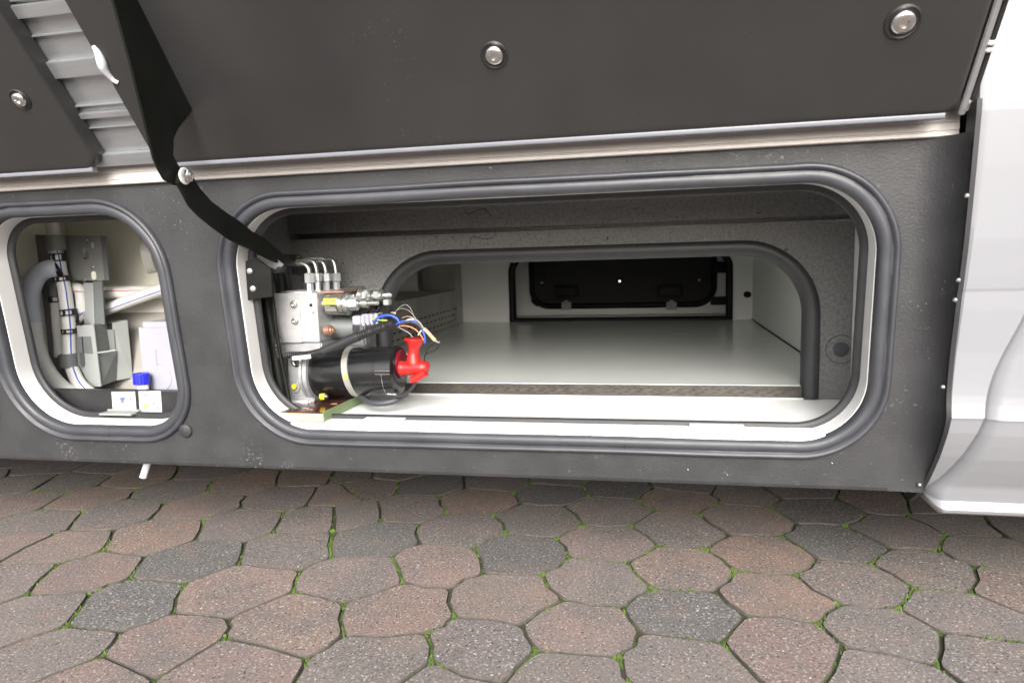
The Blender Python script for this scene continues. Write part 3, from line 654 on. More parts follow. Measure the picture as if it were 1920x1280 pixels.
# tread-plate riser, white bead
UZ = .364
bm = B(); box(bm, PX0 + .03, .3, YP - .001, YP + .0085, FZ + .003, UZ - .001, .001); tr_ = obj('tread_strip', bm, 'tread', mh)
bm = B(); x = PX0 + .04; k = 0
while x < .285:
    for row in range(2):
        s = 1 if (k + row) % 2 else -1; xc = x + row * .006; zc = FZ + .0095 + row * .0095
        prism(bm, [(xc - .012, YP - .0028, zc - .0035 * s), (xc + .012, YP - .0028, zc + .0035 * s), (xc + .0115, YP - .0028, zc + .0035 * s + .0016), (xc - .0125, YP - .0028, zc - .0035 * s + .0016)], (0, .002, 0))
    x += .0135; k += 1
o = obj('tread_bars', bm, 'tread', tr_); o['kind'] = 'stuff'
bm = B(); box(bm, PX0 + .02, .302, YP - .006, YP - .001, FZ + .0004, FZ + .003, .0008); obj('white_bead', bm, 'rim', mh)
# upper floor, side walls, back wall with the far opening
YB = 1.80
bm = prism(B(), [(-.86, YP + .0095, UZ), (.392, YP + .0095, UZ), (.392, YB, UZ), (-1.3, YB, UZ), (-1.3, .61, UZ), (-.86, .61, UZ)], (0, 0, -.02)); obj('tunnel_floor', bm, 'floor', mh, smooth=0)
bm = B(); box(bm, .3935, .402, YP + .035, 2.29, .32, .83); obj('tunnel_wall', bm, 'white_board', mh, smooth=0)
bm = B(); box(bm, .3905, .3932, YP + .02, YB, UZ + .0002, UZ + .0028); obj('floor_joint', bm, 'void', mh, smooth=0)
bm = B(); box(bm, -1.31, -1.3, .61, YB, .32, .83); box(bm, -.868, -.861, YP + .01, .60, .32, .83); box(bm, -1.31, -.861, .60, .61, .32, .83); obj('tunnel_wall', bm, 'white_board', mh, smooth=0)
bm = B(); box(bm, -.86, .3935, YP + .012, .6, .82, .83); box(bm, -1.3, .3935, .6, 2.29, .82, .83); obj('tunnel_ceiling', bm, 'white_board', mh, smooth=0)
BX0, BX1, BZ0, BZ1 = -.607, .303, UZ + .002, .648
bh = rrect(BX0, BX1, BZ0, BZ1, (.07, .07, .006, .006), 0, 10)
bm = plate_holes(B(), [(-1.3, UZ - .02), (.3935, UZ - .02), (.3935, .82), (-1.3, .82)], [bh[::-1]], lambda u, v_, b: Vector((u, YB + b, v_)), .012); obj('back_wall', bm, 'white_board', mh, smooth=0)
bm = B()
rings(bm, [[Vector((u, YB + dy, v_)) for u, v_ in rrect(BX0, BX1, BZ0, BZ1, (.07, .07, .006, .006), ins, 10)] for ins, dy in ((-.012, -.001), (-.012, -.010), (-.006, -.016), (.006, -.016), (.014, -.008), (.014, .016))])
obj('far_seal', bm, 'farblack', mh, smooth=60)
p = onY(1402, 552, YB)
bm = B(); prism(bm, [Vector((p.x + u, YB - .001, p.z + v_)) for u, v_ in rrect(-.017, .014, -.0125, .0125, .0124, 0, 8)], (0, .0005, 0)); obj('cable_slot', bm, 'void', mh, smooth=0)
# far locker: floor, white jambs, closed black hatch
YF = 2.22
bm = prism(B(), [(BX0 - .1, YB + .013, UZ - .012), (BX1 + .09, YB + .013, UZ - .012), (BX1 + .09, YF + .06, UZ - .012), (BX0 - .1, YF + .06, UZ - .012)], (0, 0, -.01)); obj('far_locker_floor', bm, 'floor', mh, smooth=0)
DX0, DX1, DZ0, DZ1 = onY(992, 500, YF).x, onY(1344, 500, YF).x, onY(1165, 577, YF).z, .70
dh = rrect(DX0 - .004, DX1 + .004, DZ0 - .003, DZ1, .10, 0, 10)
bm = plate_holes(B(), [(BX0 - .1, UZ - .01), (BX1 + .09, UZ - .01), (BX1 + .09, .82), (BX0 - .1, .82)], [dh[::-1]], lambda u, v_, b: Vector((u, YF + b, v_)), .02); obj('far_jamb', bm, 'white_board', mh, smooth=0)
bm = B(); L = []
for ins, dy in ((0, .022), (0, .006), (.004, .001), (.012, .0), (.020, .003), (.024, .012), (.03, .013)):
    L.append([Vector((u, YF + dy, v_)) for u, v_ in rrect(DX0, DX1, DZ0, DZ1, .098, ins, 10)])
vv = rings(bm, L); bm.faces.new(vv[-1]); far = obj('far_hatch_door', bm, 'farblack', mh, smooth=50)
for cx in (1063, 1256):
    c = onY(cx, 546, YF + .008); bm = B()
    fr = rrect(-.062, .062, -.035, .035, .012, 0, 5)
    LL = []
    for ins, dy in ((0, .014), (0, .004), (.004, .002), (.012, .004), (.016, .012), (.03, .0125)): LL.append([Vector((c.x + u, YF + dy, c.z + v_)) for u, v_ in rrect(-.062, .062, -.035, .035, .014, ins, 5)])
    v2 = rings(bm, LL); bm.faces.new(v2[-1]); obj('latch_housing', bm, 'farblack', far, smooth=50)
    bm = B(); box(bm, c.x - .03, c.x + .03, YF - .003, YF + .012, c.z - .006, c.z + .012, .003); obj('latch_lever', bm, 'black', far)
    a = onY(cx + (-1 if cx < 1100 else 3), 573, YF - .02); bm = B()
    box(bm, a.x - .024, a.x + .024, YF - .022, YF - .018, a.z - .020, a.z + .018, .001); box(bm, a.x - .010, a.x + .010, YF - .0225, YF - .017, a.z + .018, a.z + .026, .001); obj('catch_plate', bm, 'greyplastic', far)
c = onY(1162, 527, YF + .01); bm = B(); lathe(bm, c, (0, -1, 0), [(0, .0085), (.004, .0085), (.007, .006), (.007, .003), (.004, .003)], 16); obj('screw', bm, 'steel', far, smooth=40)
for q in ((1016, 530), (1311, 525)):
    c = onY(*q, YF + .006); bm = B(); lathe(bm, c, (0, -1, 0), [(0, .006), (.004, .005), (.005, 0)], 12); obj('screw', bm, 'castalu', far, smooth=40)
for (x0_, y0_, x1_, y1_) in ((1333, 556, 1362, 572), (1340, 490, 1364, 512)):
    a = onY(x0_, y1_, YF - .03); b_ = onY(x1_, y0_, YF - .03); bm = B(); box(bm, a.x, b_.x, YF - .032, YF - .004, a.z, b_.z, .002); obj('stay_mount', bm, 'farblack', far)
bm = tube(B(), [onY(997, 562, YF - .01), onY(1001, 568, YF - .02), onY(1008, 573, YF - .03)], .005, 6); obj('rubber_buffer', bm, 'blackplastic', far, smooth=60)

# perforated sheet-metal cover in the tunnel
pc = thing('perforated_cover', 'galvanised slotted sheet metal cover along the left side of the tunnel floor', 'metal cover', (-.95, 1.0, UZ))
bm = B(); xc = -.832; zt_ = .512
def sheet_with_slots(bm, f, us, rows_, u0, u1, v0, v1, lu, lv):
    holes = []
    for r_i, v_ in enumerate(rows_):
        for u in us:
            uu = u + (.02 if r_i % 2 else 0)
            if uu - lu / 2 > u0 + .01 and uu + lu / 2 < u1 - .01:
                holes.append([(uu - lu / 2, v_), (uu - lu / 2 + lv / 2, v_ + lv / 2), (uu + lu / 2 - lv / 2, v_ + lv / 2), (uu + lu / 2, v_), (uu + lu / 2 - lv / 2, v_ - lv / 2), (uu - lu / 2 + lv / 2, v_ - lv / 2)])
    plate_holes(bm, [(u0, v0), (u1, v0), (u1, v1), (u0, v1)], holes, f)
us = [.66 + i * .048 for i in range(23)]
sheet_with_slots(bm, lambda u, v_, b: Vector((xc, u, v_)), us, [UZ + .022, UZ + .046, UZ + .070], .63, 1.70, UZ + .002, zt_, .028, .0052)
obj('side_sheet', bm, 'perf', pc, smooth=0)
bm = B(); sheet_with_slots(bm, lambda u, v_, b: Vector((v_, u, zt_)), us, [-.875, -.925, -.975, -1.025, -1.075], .63, 1.68, -1.14, xc, .030, .008); obj('top_sheet', bm, 'perf', pc, smooth=0)
bm = B(); box(bm, -.975, -.835, 1.684, 1.688, zt_, .80); box(bm, -.836, -.832, 1.688, 1.795, UZ + .002, .80); obj('end_sheet', bm, 'perf', pc)
bm = B(); box(bm, -.834, -.8325, 1.6835, 1.6845, zt_ + .002, .66, 0); obj('bright_edge', bm, 'alu', pc)
bm = B(); box(bm, -1.18, -1.0, 1.69, 1.70, .515, .80); box(bm, -1.10, -.99, 1.676, 1.684, zt_ + .001, zt_ + .012); obj('white_backing', bm, 'white_board', pc)
bm = B(); box(bm, -1.13, -.85, .66, 1.66, UZ + .004, zt_ - .03); obj('covered_heater', bm, 'void', pc)

# ================================================================== HYDRAULIC UNIT IN THE LARGE LOCKER
def P_(y): return lambda px, py: onY(px, py, y)
YB0 = .165
f = P_(YB0); a = f(502, 551); b = f(599, 641)
hu = thing('hydraulic_unit', 'hydraulic pump unit with aluminium valve block, black motor and red terminal boots', 'hydraulic pump', (-.62, .2, FZ + .02))
def part_(name, bm, m, sm=35, parent=hu, label=None): return obj(name, bm, m, parent, smooth=sm, label=label)
bm = B(); xm = f(565, 600).x
box(bm, a.x, b.x, YB0, YB0 + .115, b.z, a.z, .0012); block = part_('valve_block', bm, 'block')
bm = B(); box(bm, a.x - .001, xm, YB0 - .0035, YB0 + .002, b.z - .001, a.z + .0008, .001); part_('block_face', bm, 'block')
bm = text_bm('2L', f(533, 562) + Vector((0, -.0041, 0)), .009, (1, 0, 0), (0, 0, 1)); part_('stamped_mark', bm, 'inkgrey', 0, block)
for q in ((552, 570), (554, 601)):
    p = onY(*q, YB0 - .0035); bm = B(); screw_head(bm, p, (0, -1, 0), .0078, .0065); part_('socket_screw', bm, 'zinc', 35, block)
p = f(583, 572); bm = B(); lathe(bm, p - Vector((0, .0003, 0)), (0, -1, 0), [(0, .0036), (.0003, .0034), (.0003, 0)], 16); part_('port_hole', bm, 'void', 0, block)
p = f(587, 585); bm = B(); lathe(bm, p - Vector((0, .0003, 0)), (0, -1, 0), [(0, .003), (.0015, .002), (.0018, 0)], 12); part_('grub_screw', bm, 'steel', 40, block)
bm = B(); lathe(bm, Vector((f(545, 550).x, YB0 + .045, a.z)), (0, 0, 1), [(0, .034), (.003, .034), (.0045, .032), (.0045, .022), (.002, .020), (.002, 0)], 30); part_('port_cover', bm, 'castalu', 40)
bm = B(); box(bm, f(575, 550).x, f(632, 550).x, YB0 + .03, YB0 + .125, a.z - .002, a.z + .0016, .0006); part_('brazed_rail', bm, 'copper')
# four elbow fittings, each further back
for i, (px, yy, left, bend) in enumerate(((580, .185, 524, 494), (594, .212, 556, 488), (611, .240, 560, 489), (630, .268, 572, 485))):
    q = P_(yy); x = q(px, 520).x
    zt1, zb1 = q(px, 512).z, q(px, 531 if i < 1 else 528).z; zb2 = q(px, 538).z; zb3 = q(px, 545 - i).z
    bm = B(); lathe(bm, (x, yy, zb1), (0, 0, 1), [(0, .0085), (.0015, .0112), (zt1 - zb1 - .0015, .0112), (zt1 - zb1, .0085)], 6, phase=.3 * i); fit = part_('union_nut', bm, 'nutzinc', 25)
    bm = B(); lathe(bm, (x, yy, a.z - .004), (0, 0, 1), [(0, .0112), (zb3 - a.z + .004, .0112), (zb3 - a.z + .0045, .0075), (zb1 - a.z + .005, .0075)], 6, phase=.3 * i + .2); part_('threaded_stub', bm, 'nutzinc', 25)
    bz = q(px, bend).z; pts = [(x, yy, zt1 - .004), (x, yy, zt1 + .006), (x - .0035, yy, bz - .006), (x - .012, yy, bz - .0005), (x - .022, yy, bz), (q(left, bend).x, yy + .002, bz)]
    bm = tube(B(), pts, .0046, 12, 5); part_('elbow_pipe', bm, 'zinc', 70)
bm = B(); q = P_(.262); box(bm, q(572, 484).x, q(606, 484).x, .256, .266, q(590, 488).z, q(590, 483).z, .001); part_('pipe_clip', bm, 'castalu')
bm = tube(B(), [onY(561, 485, .25), onY(545, 485, .255), onY(500, 486, .26), onY(440, 488, .26)], .0095, 12, 8, rf=lambda s: .0095 + .0007 * math.sin(s * 1800)); part_('braided_hose', bm, 'blackplastic', 50)
bm = tube(B(), [onY(562, 481.5, .245), onY(545, 481.5, .247), onY(520, 482, .25)], .0008, 6); part_('green_stripe', bm, 'greenwire', 50)
for k, (x0_, x1_) in enumerate(((505, 520), (527, 541), (495, 508))):
    bm = tube(B(), [onY(x0_ - 20, 488 + k * 3, .26 + .01 * k), onY(x0_, 494, .265 + .01 * k), onY(x1_ - 3, 520, .275 + .01 * k), onY(x1_, 556, .285 + .01 * k), onY(x1_ + 2, 600, .29)], .008, 12, 8); part_('rubber_hose', bm, 'seal' if k == 1 else 'blackplastic', 70)
# two solenoid valves pointing right
def solenoid(yy, px0, py0, s, lab):
    q = P_(yy); u = (yy + 1.15) / 1292 * 1.02; o = q(px0, py0); d = Vector((1, 0, .012))
    L = lambda n: n * u * s
    bm = B(); lathe(bm, o, d, [(0, L(12)), (L(13), L(12)), (L(16), L(15)), (L(17), L(20)), (L(19), L(21)), (L(50), L(21)), (L(52), L(20))], 32); so_ = part_('solenoid_coil', bm, 'zinc', 40, label=lab)
    bm = B(); lathe(bm, o + d * L(52), d, [(0, L(18)), (L(.5), L(22)), (L(4), L(22)), (L(4.5), L(19)), (L(7), L(19)), (L(7.5), L(22.5)), (L(12), L(22)), (L(13), L(16))], 32); part_('coil_flange', bm, 'zinc', 40)
    bm = B(); lathe(bm, o + d * L(65), d, [(0, L(12.5)), (L(1), L(13.5)), (L(17), L(13.5)), (L(18), L(12))], 6, phase=.4); part_('hex_nut', bm, 'nutzinc', 25)
    bm = B(); lathe(bm, o + d * L(83), d, [(0, L(7)), (L(3), L(7)), (L(3.5), L(5)), (L(8), L(5)), (L(8.5), L(10)), (L(20), L(10)), (L(21), L(6))] + [(L(21 + i * 1.1), L(4.4 if i % 2 else 3.6)) for i in range(20)], 18); part_('override_pin', bm, 'zinc', 40)
    return o, u * s
o, u = solenoid(.20, 599, 571, 1, None)
# sticker wrapped on the first coil
def wrap(o, r, x0_, x1_, a0, a1, m, name, parent):
    bm = B(); n = 8; vv = [[bm.verts.new((x, o.y - r * math.cos(R(a0 + (a1 - a0) * k / n)), o.z + r * math.sin(R(a0 + (a1 - a0) * k / n)))) for k in range(n + 1)] for x in (x0_, x1_)]
    for k in range(n): bm.faces.new((vv[0][k], vv[1][k], vv[1][k + 1], vv[0][k + 1]))
    return part_(name, bm, m, 60)
rr_ = u * 21 + .0004; xa, xb_ = o.x + u * 18.5, o.x + u * 47
wrap(o, rr_, xa, xb_, 3, 38, 'sticker_yellow', 'warning_sticker', hu); wrap(o, rr_, xa, xb_, -34, 2.5, 'sticker_black', 'data_sticker', hu)
for k, (ang, x0f, x1f) in enumerate(((-5, .08, .5), (-11, .08, .92), (-16, .08, .85), (-21, .08, .92), (-28, .08, .94))):
    wrap(o, rr_ + .0003, xa + (xb_ - xa) * x0f, xa + (xb_ - xa) * x1f, ang - (2.4 if k == 4 else .9), ang + (2.4 if k == 4 else .9), 'paper', 'print_line', hu)
wrap(o, rr_ + .0003, xa + (xb_ - xa) * .1, xa + (xb_ - xa) * .5, 17, 19, 'ink', 'print_line', hu); wrap(o, rr_ + .0003, xa + (xb_ - xa) * .22, xa + (xb_ - xa) * .42, 25, 27, 'ink', 'print_line', hu)
for dx in (.7, .86):
    bm = B(); c = Vector((xa + (xb_ - xa) * dx, o.y - rr_ * math.cos(R(22)) - .0006, o.z + rr_ * math.sin(R(22)))); t = .0022
    prism(bm, [c + Vector((-t, 0, t)), c + Vector((t, 0, t)), c + Vector((0, -.0004, -t))], (0, .0003, 0)); part_('warning_triangle', bm, 'ink', 0)
solenoid(.285, 628, 557, .95, None)
q = P_(.24); bm = B()
lathe(bm, q(690, 556), (1, 0, .05), [(0, .012), (.004, .014), (.010, .014), (.012, .009), (.020, .009), (.021, .0135), (.034, .0135), (.036, .007), (.05, .006), (.055, .003)], 14); part_('valve_stem', bm, 'zinc', 40)
for (px, py, sx, sy) in ((709, 552, 12, 14), (728, 566, 12, 12), (690, 548, 10, 9)):
    c = q(px, py); bm = B(); box(bm, c.x - sx * .0005, c.x + sx * .0005, .225, .245, c.z - sy * .0005, c.z + sy * .0005, .0015); part_('plug_cube', bm, 'greyplastic')
bm = tube(B(), [onY(689, 586, .19), onY(697, 580, .185), onY(706, 583, .185), onY(712, 575, .19)], .0022, 8); part_('black_clip', bm, 'black', 60)
# dark drum below the coils, copper plug
bm = B(); p = onY(600, 615, .235); lathe(bm, p, (1, 0, 0), [(0, .024), (.06, .024), (.085, .020), (.087, 0)], 30); part_('accumulator', bm, 'greydark', 40)
bm = B(); p = onY(611, 619, .185); lathe(bm, p, (1, -.1, 0), [(0, .011), (.012, .011), (.013, .008), (.017, .0075), (.018, .0045), (.021, .0045), (.0215, 0)], 18); part_('copper_plug', bm, 'copper', 40)
bm = B(); box(bm, onY(600, 600, .27).x, onY(690, 600, .27).x, .25, .28, onY(600, 648, .27).z, onY(600, 592, .27).z, .004); part_('rear_plate', bm, 'greydark')
# grey connector with ribs
c0 = onY(664, 600, .165); bm = B()
box(bm, c0.x, c0.x + .020, .155, .180, c0.z - .009, c0.z + .009, .002); cn = part_('wire_connector', bm, 'milky', label='milky grey ribbed wire connector')
for k in range(4):
    bm = B(); box(bm, c0.x + .021 + k * .0095, c0.x + .0275 + k * .0095, .153, .182, c0.z - .0115 + (.0012 * k), c0.z + .0105 + .0012 * k, .0015); part_('connector_rib', bm, 'milky', 35, cn)
bm = B(); box(bm, c0.x + .020, c0.x + .056, .158, .177, c0.z - .006, c0.z + .012, .001); part_('connector_core', bm, 'milky', 35, cn)
# pump body and motor
ym = .20; q = P_(ym); ax0 = q(594, 699); ax1 = q(750, 694); dm = (ax1 - ax0).normalized(); Lm = (ax1 - ax0).length; rm = .0515
bm = B()
prof = [(-.0, rm - .001), (.003, rm), (Lm * .62, rm), (Lm * .78, rm), (Lm * .785, rm - .0008), (Lm * .80, rm - .0008), (Lm * .805, rm), (Lm * .985, rm - .0005), (Lm, rm - .005), (Lm + .002, rm - .02), (Lm + .002, 0)]
lathe(bm, ax0, dm, prof, 56); motor = part_('electric_motor', bm, 'blackgloss', 30)
bm = B(); lathe(bm, ax0 + dm * (Lm * .44), (dm + Vector((0, 0, .13))).normalized(), [(0, rm + .001), (.0008, rm + .0022), (.0125, rm + .0022), (.0135, rm + .001)], 56); part_('motor_strap', bm, 'braid', 40)
bm = B(); p = q(669, 698) + Vector((0, -rm - .003, 0)); box(bm, p.x - .004, p.x + .004, p.y - .0005, p.y + .003, p.z - .0035, p.z + .003, .0005); part_('paint_dab', bm, 'yellow')
for dz in (.004, .001):
    bm = B(); s0 = ax0 + dm * (Lm * .82); box(bm, s0.x, s0.x + .032, s0.y - rm - .0008, s0.y - rm + .001, s0.z + dz + .004 * (dz > .002), s0.z + dz + .0012 + .004 * (dz > .002)); part_('clip_wire', bm, 'steel', 0)
bm = tube(B(), [ax0 + dm * (Lm * .89) + Vector((0, -math.cos(R(t)) * (rm + .0006), math.sin(R(t)) * (rm + .0006))) for t in (2, -15, -30, -45, -58)] + [ax0 + dm * (Lm * .99) + Vector((0, -math.cos(R(-62)) * (rm + .001), math.sin(R(-62)) * (rm + .001)))], .0006, 6); part_('clip_wire', bm, 'steel', 60)
bm = B(); lathe(bm, ax0 + dm * (-.012), dm, [(0, .050), (.001, .0575), (.006, .0575), (.007, .0545), (.0085, .0545), (.0095, .0590), (.0175, .0590), (.019, .052)], 48); part_('motor_flange', bm, 'castalu', 35)
f = P_(.165)
pa_, pb_ = f(540, 664), f(583, 742)
bm = B(); prism(bm, [f(*v_) for v_ in ((538, 668), (545, 662), (580, 664), (583, 672), (580, 700), (583, 735), (590, 748), (586, 757), (545, 758), (540, 745), (543, 700))], (0, .06, 0)); bmesh.ops.bevel(bm, geom=bm.edges[:], offset=.0022, segments=2, affect='EDGES'); part_('pump_body', bm, 'castalu', 40)
bm = B(); lathe(bm, f(553, 725) , (0, -1, 0), [(0, .0135), (.002, .0135), (.004, .012), (.004, .0085), (.001, .008)], 28); part_('bolt_boss', bm, 'castalu', 40)
bm = B(); lathe(bm, f(553, 724), (0, -1, 0), [(0, .0062), (.006, .0062), (.007, .005)], 6); part_('yellow_bolt', bm, 'yellow', 25)
bm = B(); lathe(bm, f(556, 678), (0, -1, 0), [(0, .0112), (.002, .0112), (.003, .0095), (.003, .0080), (.0012, .0078)], 28); part_('round_boss', bm, 'steel', 40)
bm = B(); lathe(bm, f(546, 754), (1, 0, 0), [(0, .0085), (.040, .0085), (.042, .007), (.042, .0045), (.047, .0042), (.047, 0)], 20); part_('dowel_housing', bm, 'castalu', 40)
for q_, yy in (((601, 743), .155), ((603, 734), .185)):
    c = onY(*q_, yy); bm = B(); lathe(bm, c, (1, 0, .03), [(0, .0068), (.009, .0068), (.010, .0055)], 6); pb = part_('hex_bolt', bm, 'yellow', 25)
    bm = B(); lathe(bm, c + Vector((.010, 0, .0003)), (1, 0, .03), [(0, .0052), (.006, .0052), (.007, .004)], 14); part_('bolt_tip', bm, 'steel', 40, pb)
bm = B(); box(bm, f(520, 642).x, f(600, 642).x, .17, .27, f(560, 668).z, f(560, 641).z - .0005, .003); part_('manifold_foot', bm, 'castalu')
# terminals: dark red disc and two red boots
e = ax1
bm = B(); lathe(bm, e + dm * .0015 + Vector((0, 0, .014)), dm, [(0, .030), (.004, .031), (.007, .028), (.008, 0)], 32); part_('terminal_cover', bm, 'reddark', 40)
g_ = P_(.165)
bm = tube(B(), [g_(777, 634), g_(777, 642), g_(776, 655), g_(775, 668), g_(776, 684)], .0155, 20, 8, rf=lambda s: .0215 if s < .004 else .0185 - .0075 * min(1, (s - .004) / .016) + .0045 * min(1, max(0, (s - .030) / .02)))
part_('terminal_boot', bm, 'red', 60)
bm = tube(B(), [g_(751, 690), g_(758, 690), g_(770, 690), g_(784, 689), g_(796, 690), g_(803, 692)], .0135, 20, 8, rf=lambda s: .0150 if s < .006 else .0138 if s < .009 else .0134 + .0022 * min(1, s / .045) if s < .046 else .0156 * math.sqrt(max(.12, 1 - ((s - .046) / .0165) ** 2)))
part_('terminal_boot', bm, 'red', 60)
h_ = P_(.155)
bm = tube(B(), [h_(798, 697), h_(788, 704), h_(778, 710), h_(771, 713)], .008, 16, 6, rf=lambda s: .0088 - .05 * s); part_('terminal_boot', bm, 'red', 60)
bm = tube(B(), [h_(780, 716), h_(770, 730), h_(755, 741), h_(740, 744)], .0032, 8); part_('motor_cable', bm, 'blackplastic', 70)
bm = tube(B(), [onY(676, 742, .19), onY(690, 753, .16), onY(715, 756, .15), onY(742, 750, .16), onY(762, 738, .19)], .0062, 12); part_('motor_cable', bm, 'seal', 70)
p = onY(764, 664, .19); bm = B(); lathe(bm, p, (.7, -1, .2), [(0, .003), (.004, .003), (.005, .0018)], 10); part_('terminal_stud', bm, 'steel', 40)

# board under the unit
c0 = onZ(606, 790, FZ + .001); c1 = onZ(692, 748, FZ + .001); dv = (c1 - c0).normalized(); th = .0155
c1 = c0 + dv * .21; lf = Vector((-.20, .006, 0))
base_b = thing('board', 'brown film-faced plywood board with an olive green edge under the hydraulic unit', 'plywood board', (c0.x - .1, c0.y + .08, FZ + .001))
top_ = [c0, c1, c1 + lf, c0 + lf]
bm = prism(B(), [p + Vector((0, 0, .0155)) for p in top_], (0, 0, .0025)); obj('film_face', bm, 'plyface', base_b, smooth=0)
bm = prism(B(), top_, (0, 0, .0155)); obj('core', bm, 'plyedge', base_b, smooth=0)
nd = Vector((dv.y, -dv.x, 0))
bm = prism(B(), [c0 + nd * .0002 - dv * .0003, c0 + nd * .002 - dv * .0003, c1 + nd * .002, c1 + nd * .0002], (0, 0, .0192)); obj('edge_band', bm, 'greenpaint', base_b, smooth=0)
for dx, dy in ((-.045, .018), (-.02, .075), (-.06, .03)):
    bm = B(); c = c0 + Vector((dx, dy, .0186)); prism(bm, [c, c + Vector((.014, .002, 0)), c + Vector((.010, .006, 0)), c + Vector((.002, .004, 0))], (0, 0, .0004)); obj('film_chip', bm, 'plyedge', base_b, smooth=0)

# corrugated conduit with smooth sleeve, label
cp = [(522, 668), (545, 665), (570, 665), (590, 662), (608, 657)]
yy_ = .125
def cpt(l): return [onY(x, y, yy_) for x, y in l]
cond = thing('cable_conduit', 'black corrugated cable conduit with smooth sleeve running across the motor', 'cable conduit', tuple(onY(620, 655, yy_)))
def corr(r, am=.0012, wl=.0044): return lambda s: r + am * math.sin(s * 2 * math.pi / wl)
bm = tube(B(), cpt(cp), .0068, 12, 40, rf=corr(.0065)); obj('corrugated_section', bm, 'blackplastic', cond, smooth=50)
bm = tube(B(), cpt([(606, 658), (618, 653), (640, 644), (662, 634), (673, 630)]), .0095, 16, 6); obj('smooth_sleeve', bm, 'seal_dark', cond, smooth=60)
bm = tube(B(), cpt([(672, 630), (690, 623), (712, 615), (738, 606)]), .0085, 12, 50, rf=corr(.0082, .0014, .0046)); obj('corrugated_section', bm, 'blackplastic', cond, smooth=50)
bm = tube(B(), cpt([(522, 630), (519, 645), (520, 660), (524, 668)]), .006, 10, 30, rf=corr(.006)); obj('corrugated_section', bm, 'blackplastic', cond, smooth=50)
a = onY(547, 668, .114); b = onY(582, 664, .114); dn = Vector((.001, 0, -.0085))
bm = prism(B(), [a, b, b + dn, a + dn], (0, .0008, 0)); lb = obj('paper_label', bm, 'paper', cond, smooth=0)
for k in range(2):
    s0 = a.lerp(b, .22) + dn * (.42 + .22 * k) + Vector((0, -.0003, 0)); s1 = a.lerp(b, .80 - .3 * k) + dn * (.42 + .22 * k) + Vector((0, -.0003, 0))
    bm = prism(B(), [s0, s1, s1 + dn * .09, s0 + dn * .09], (0, .0002, 0)); obj('print_line', bm, 'ink', lb, smooth=0)
# loose wires
def wire(name, m, pts, r, lab, y0=.15, y1=.15, cat='wire'):
    n = len(pts); P3 = [onY(x, y, y0 + (y1 - y0) * i / (n - 1)) for i, (x, y) in enumerate(pts)]
    return tag(obj(name, tube(B(), P3, r, 8, 8), m, base=P3[0], smooth=70), lab, cat)
wire('wire', 'bluewire', [(700, 604), (712, 594), (730, 591), (744, 597), (749, 606)], .0026, 'thick blue wire arching from the grey connector above the conduit')
wire('wire', 'bluewire', [(738, 613), (748, 605), (762, 601), (778, 603), (790, 615), (796, 630), (797, 643)], .0022, 'blue wire curving down to the top of the red boot')
wire('wire', 'greenwire', [(698, 598), (712, 600), (728, 602), (738, 611)], .0016, 'green and yellow wire leaving the grey connector')
wire('wire', 'greenwire', [(690, 622), (705, 613), (722, 609), (738, 609)], .0007, 'thin green wire lying along the corrugated conduit')
wire('wire', 'orangewire', [(748, 611), (762, 611), (778, 617), (790, 630), (794, 638)], .0013, 'orange wire passing over the red boot')
wire('wire', 'greywire', [(746, 613), (756, 618), (768, 625), (774, 632)], .0012, 'short grey wire ending at the flange of the red boot')
wire('wire', 'paper', [(784, 628), (789, 621), (794, 615)], .0017, 'short white wire end above the red boot')
wire('wire', 'greywire', [(760, 602), (768, 599), (777, 599), (785, 603), (792, 612), (797, 622)], .0022, 'thick grey wire with white sleeve beside the blue wire')
wire('wire', 'seal_dark', [(750, 608), (765, 604), (782, 607), (793, 618)], .0032, 'dark sheathed lead between the blue wires')
wire('wire', 'copperwire', [(795, 616), (804, 625), (812, 634), (816, 638)], .0038, 'tan heat-shrink sleeve on a wire end pointing to the tunnel', .15, .155)
wire('wire', 'greywire', [(816, 638), (820, 641), (825, 641)], .0022, 'bare silver ferrule at the tip of the tan sleeve', .155, .155)
wire('wire', 'black', [(824, 643), (823, 650), (814, 658), (803, 661), (799, 662), (803, 652), (815, 644)], .0006, 'thin black wire looped below the tan sleeve', .155, .15)
wire('wire', 'black', [(803, 660), (797, 666), (795, 678)], .0009, 'thin black wire running down behind the red boot')
wire('wire', 'greywire', [(738, 590), (748, 577), (760, 571), (769, 577), (776, 592), (780, 600)], .0007, 'thin grey wire making the highest loop above the blue wires')
wire('wire', 'greywire', [(742, 583), (753, 578), (766, 582), (776, 592), (786, 606)], .0007, 'thin pale wire making the second loop above the blue wires')
wire('wire', 'copperwire', [(754, 596), (764, 593), (776, 596)], .0006, 'thin brown wire over the white sleeve')
wire('wire', 'paper', [(764, 600), (770, 598.5), (777, 599)], .0020, 'white printed sleeve on the thick grey wire', .146, .146)
wire('wire', 'copper', [(733, 586), (738, 586), (742, 588)], .0018, 'small reddish crimp beside the thin grey loops')

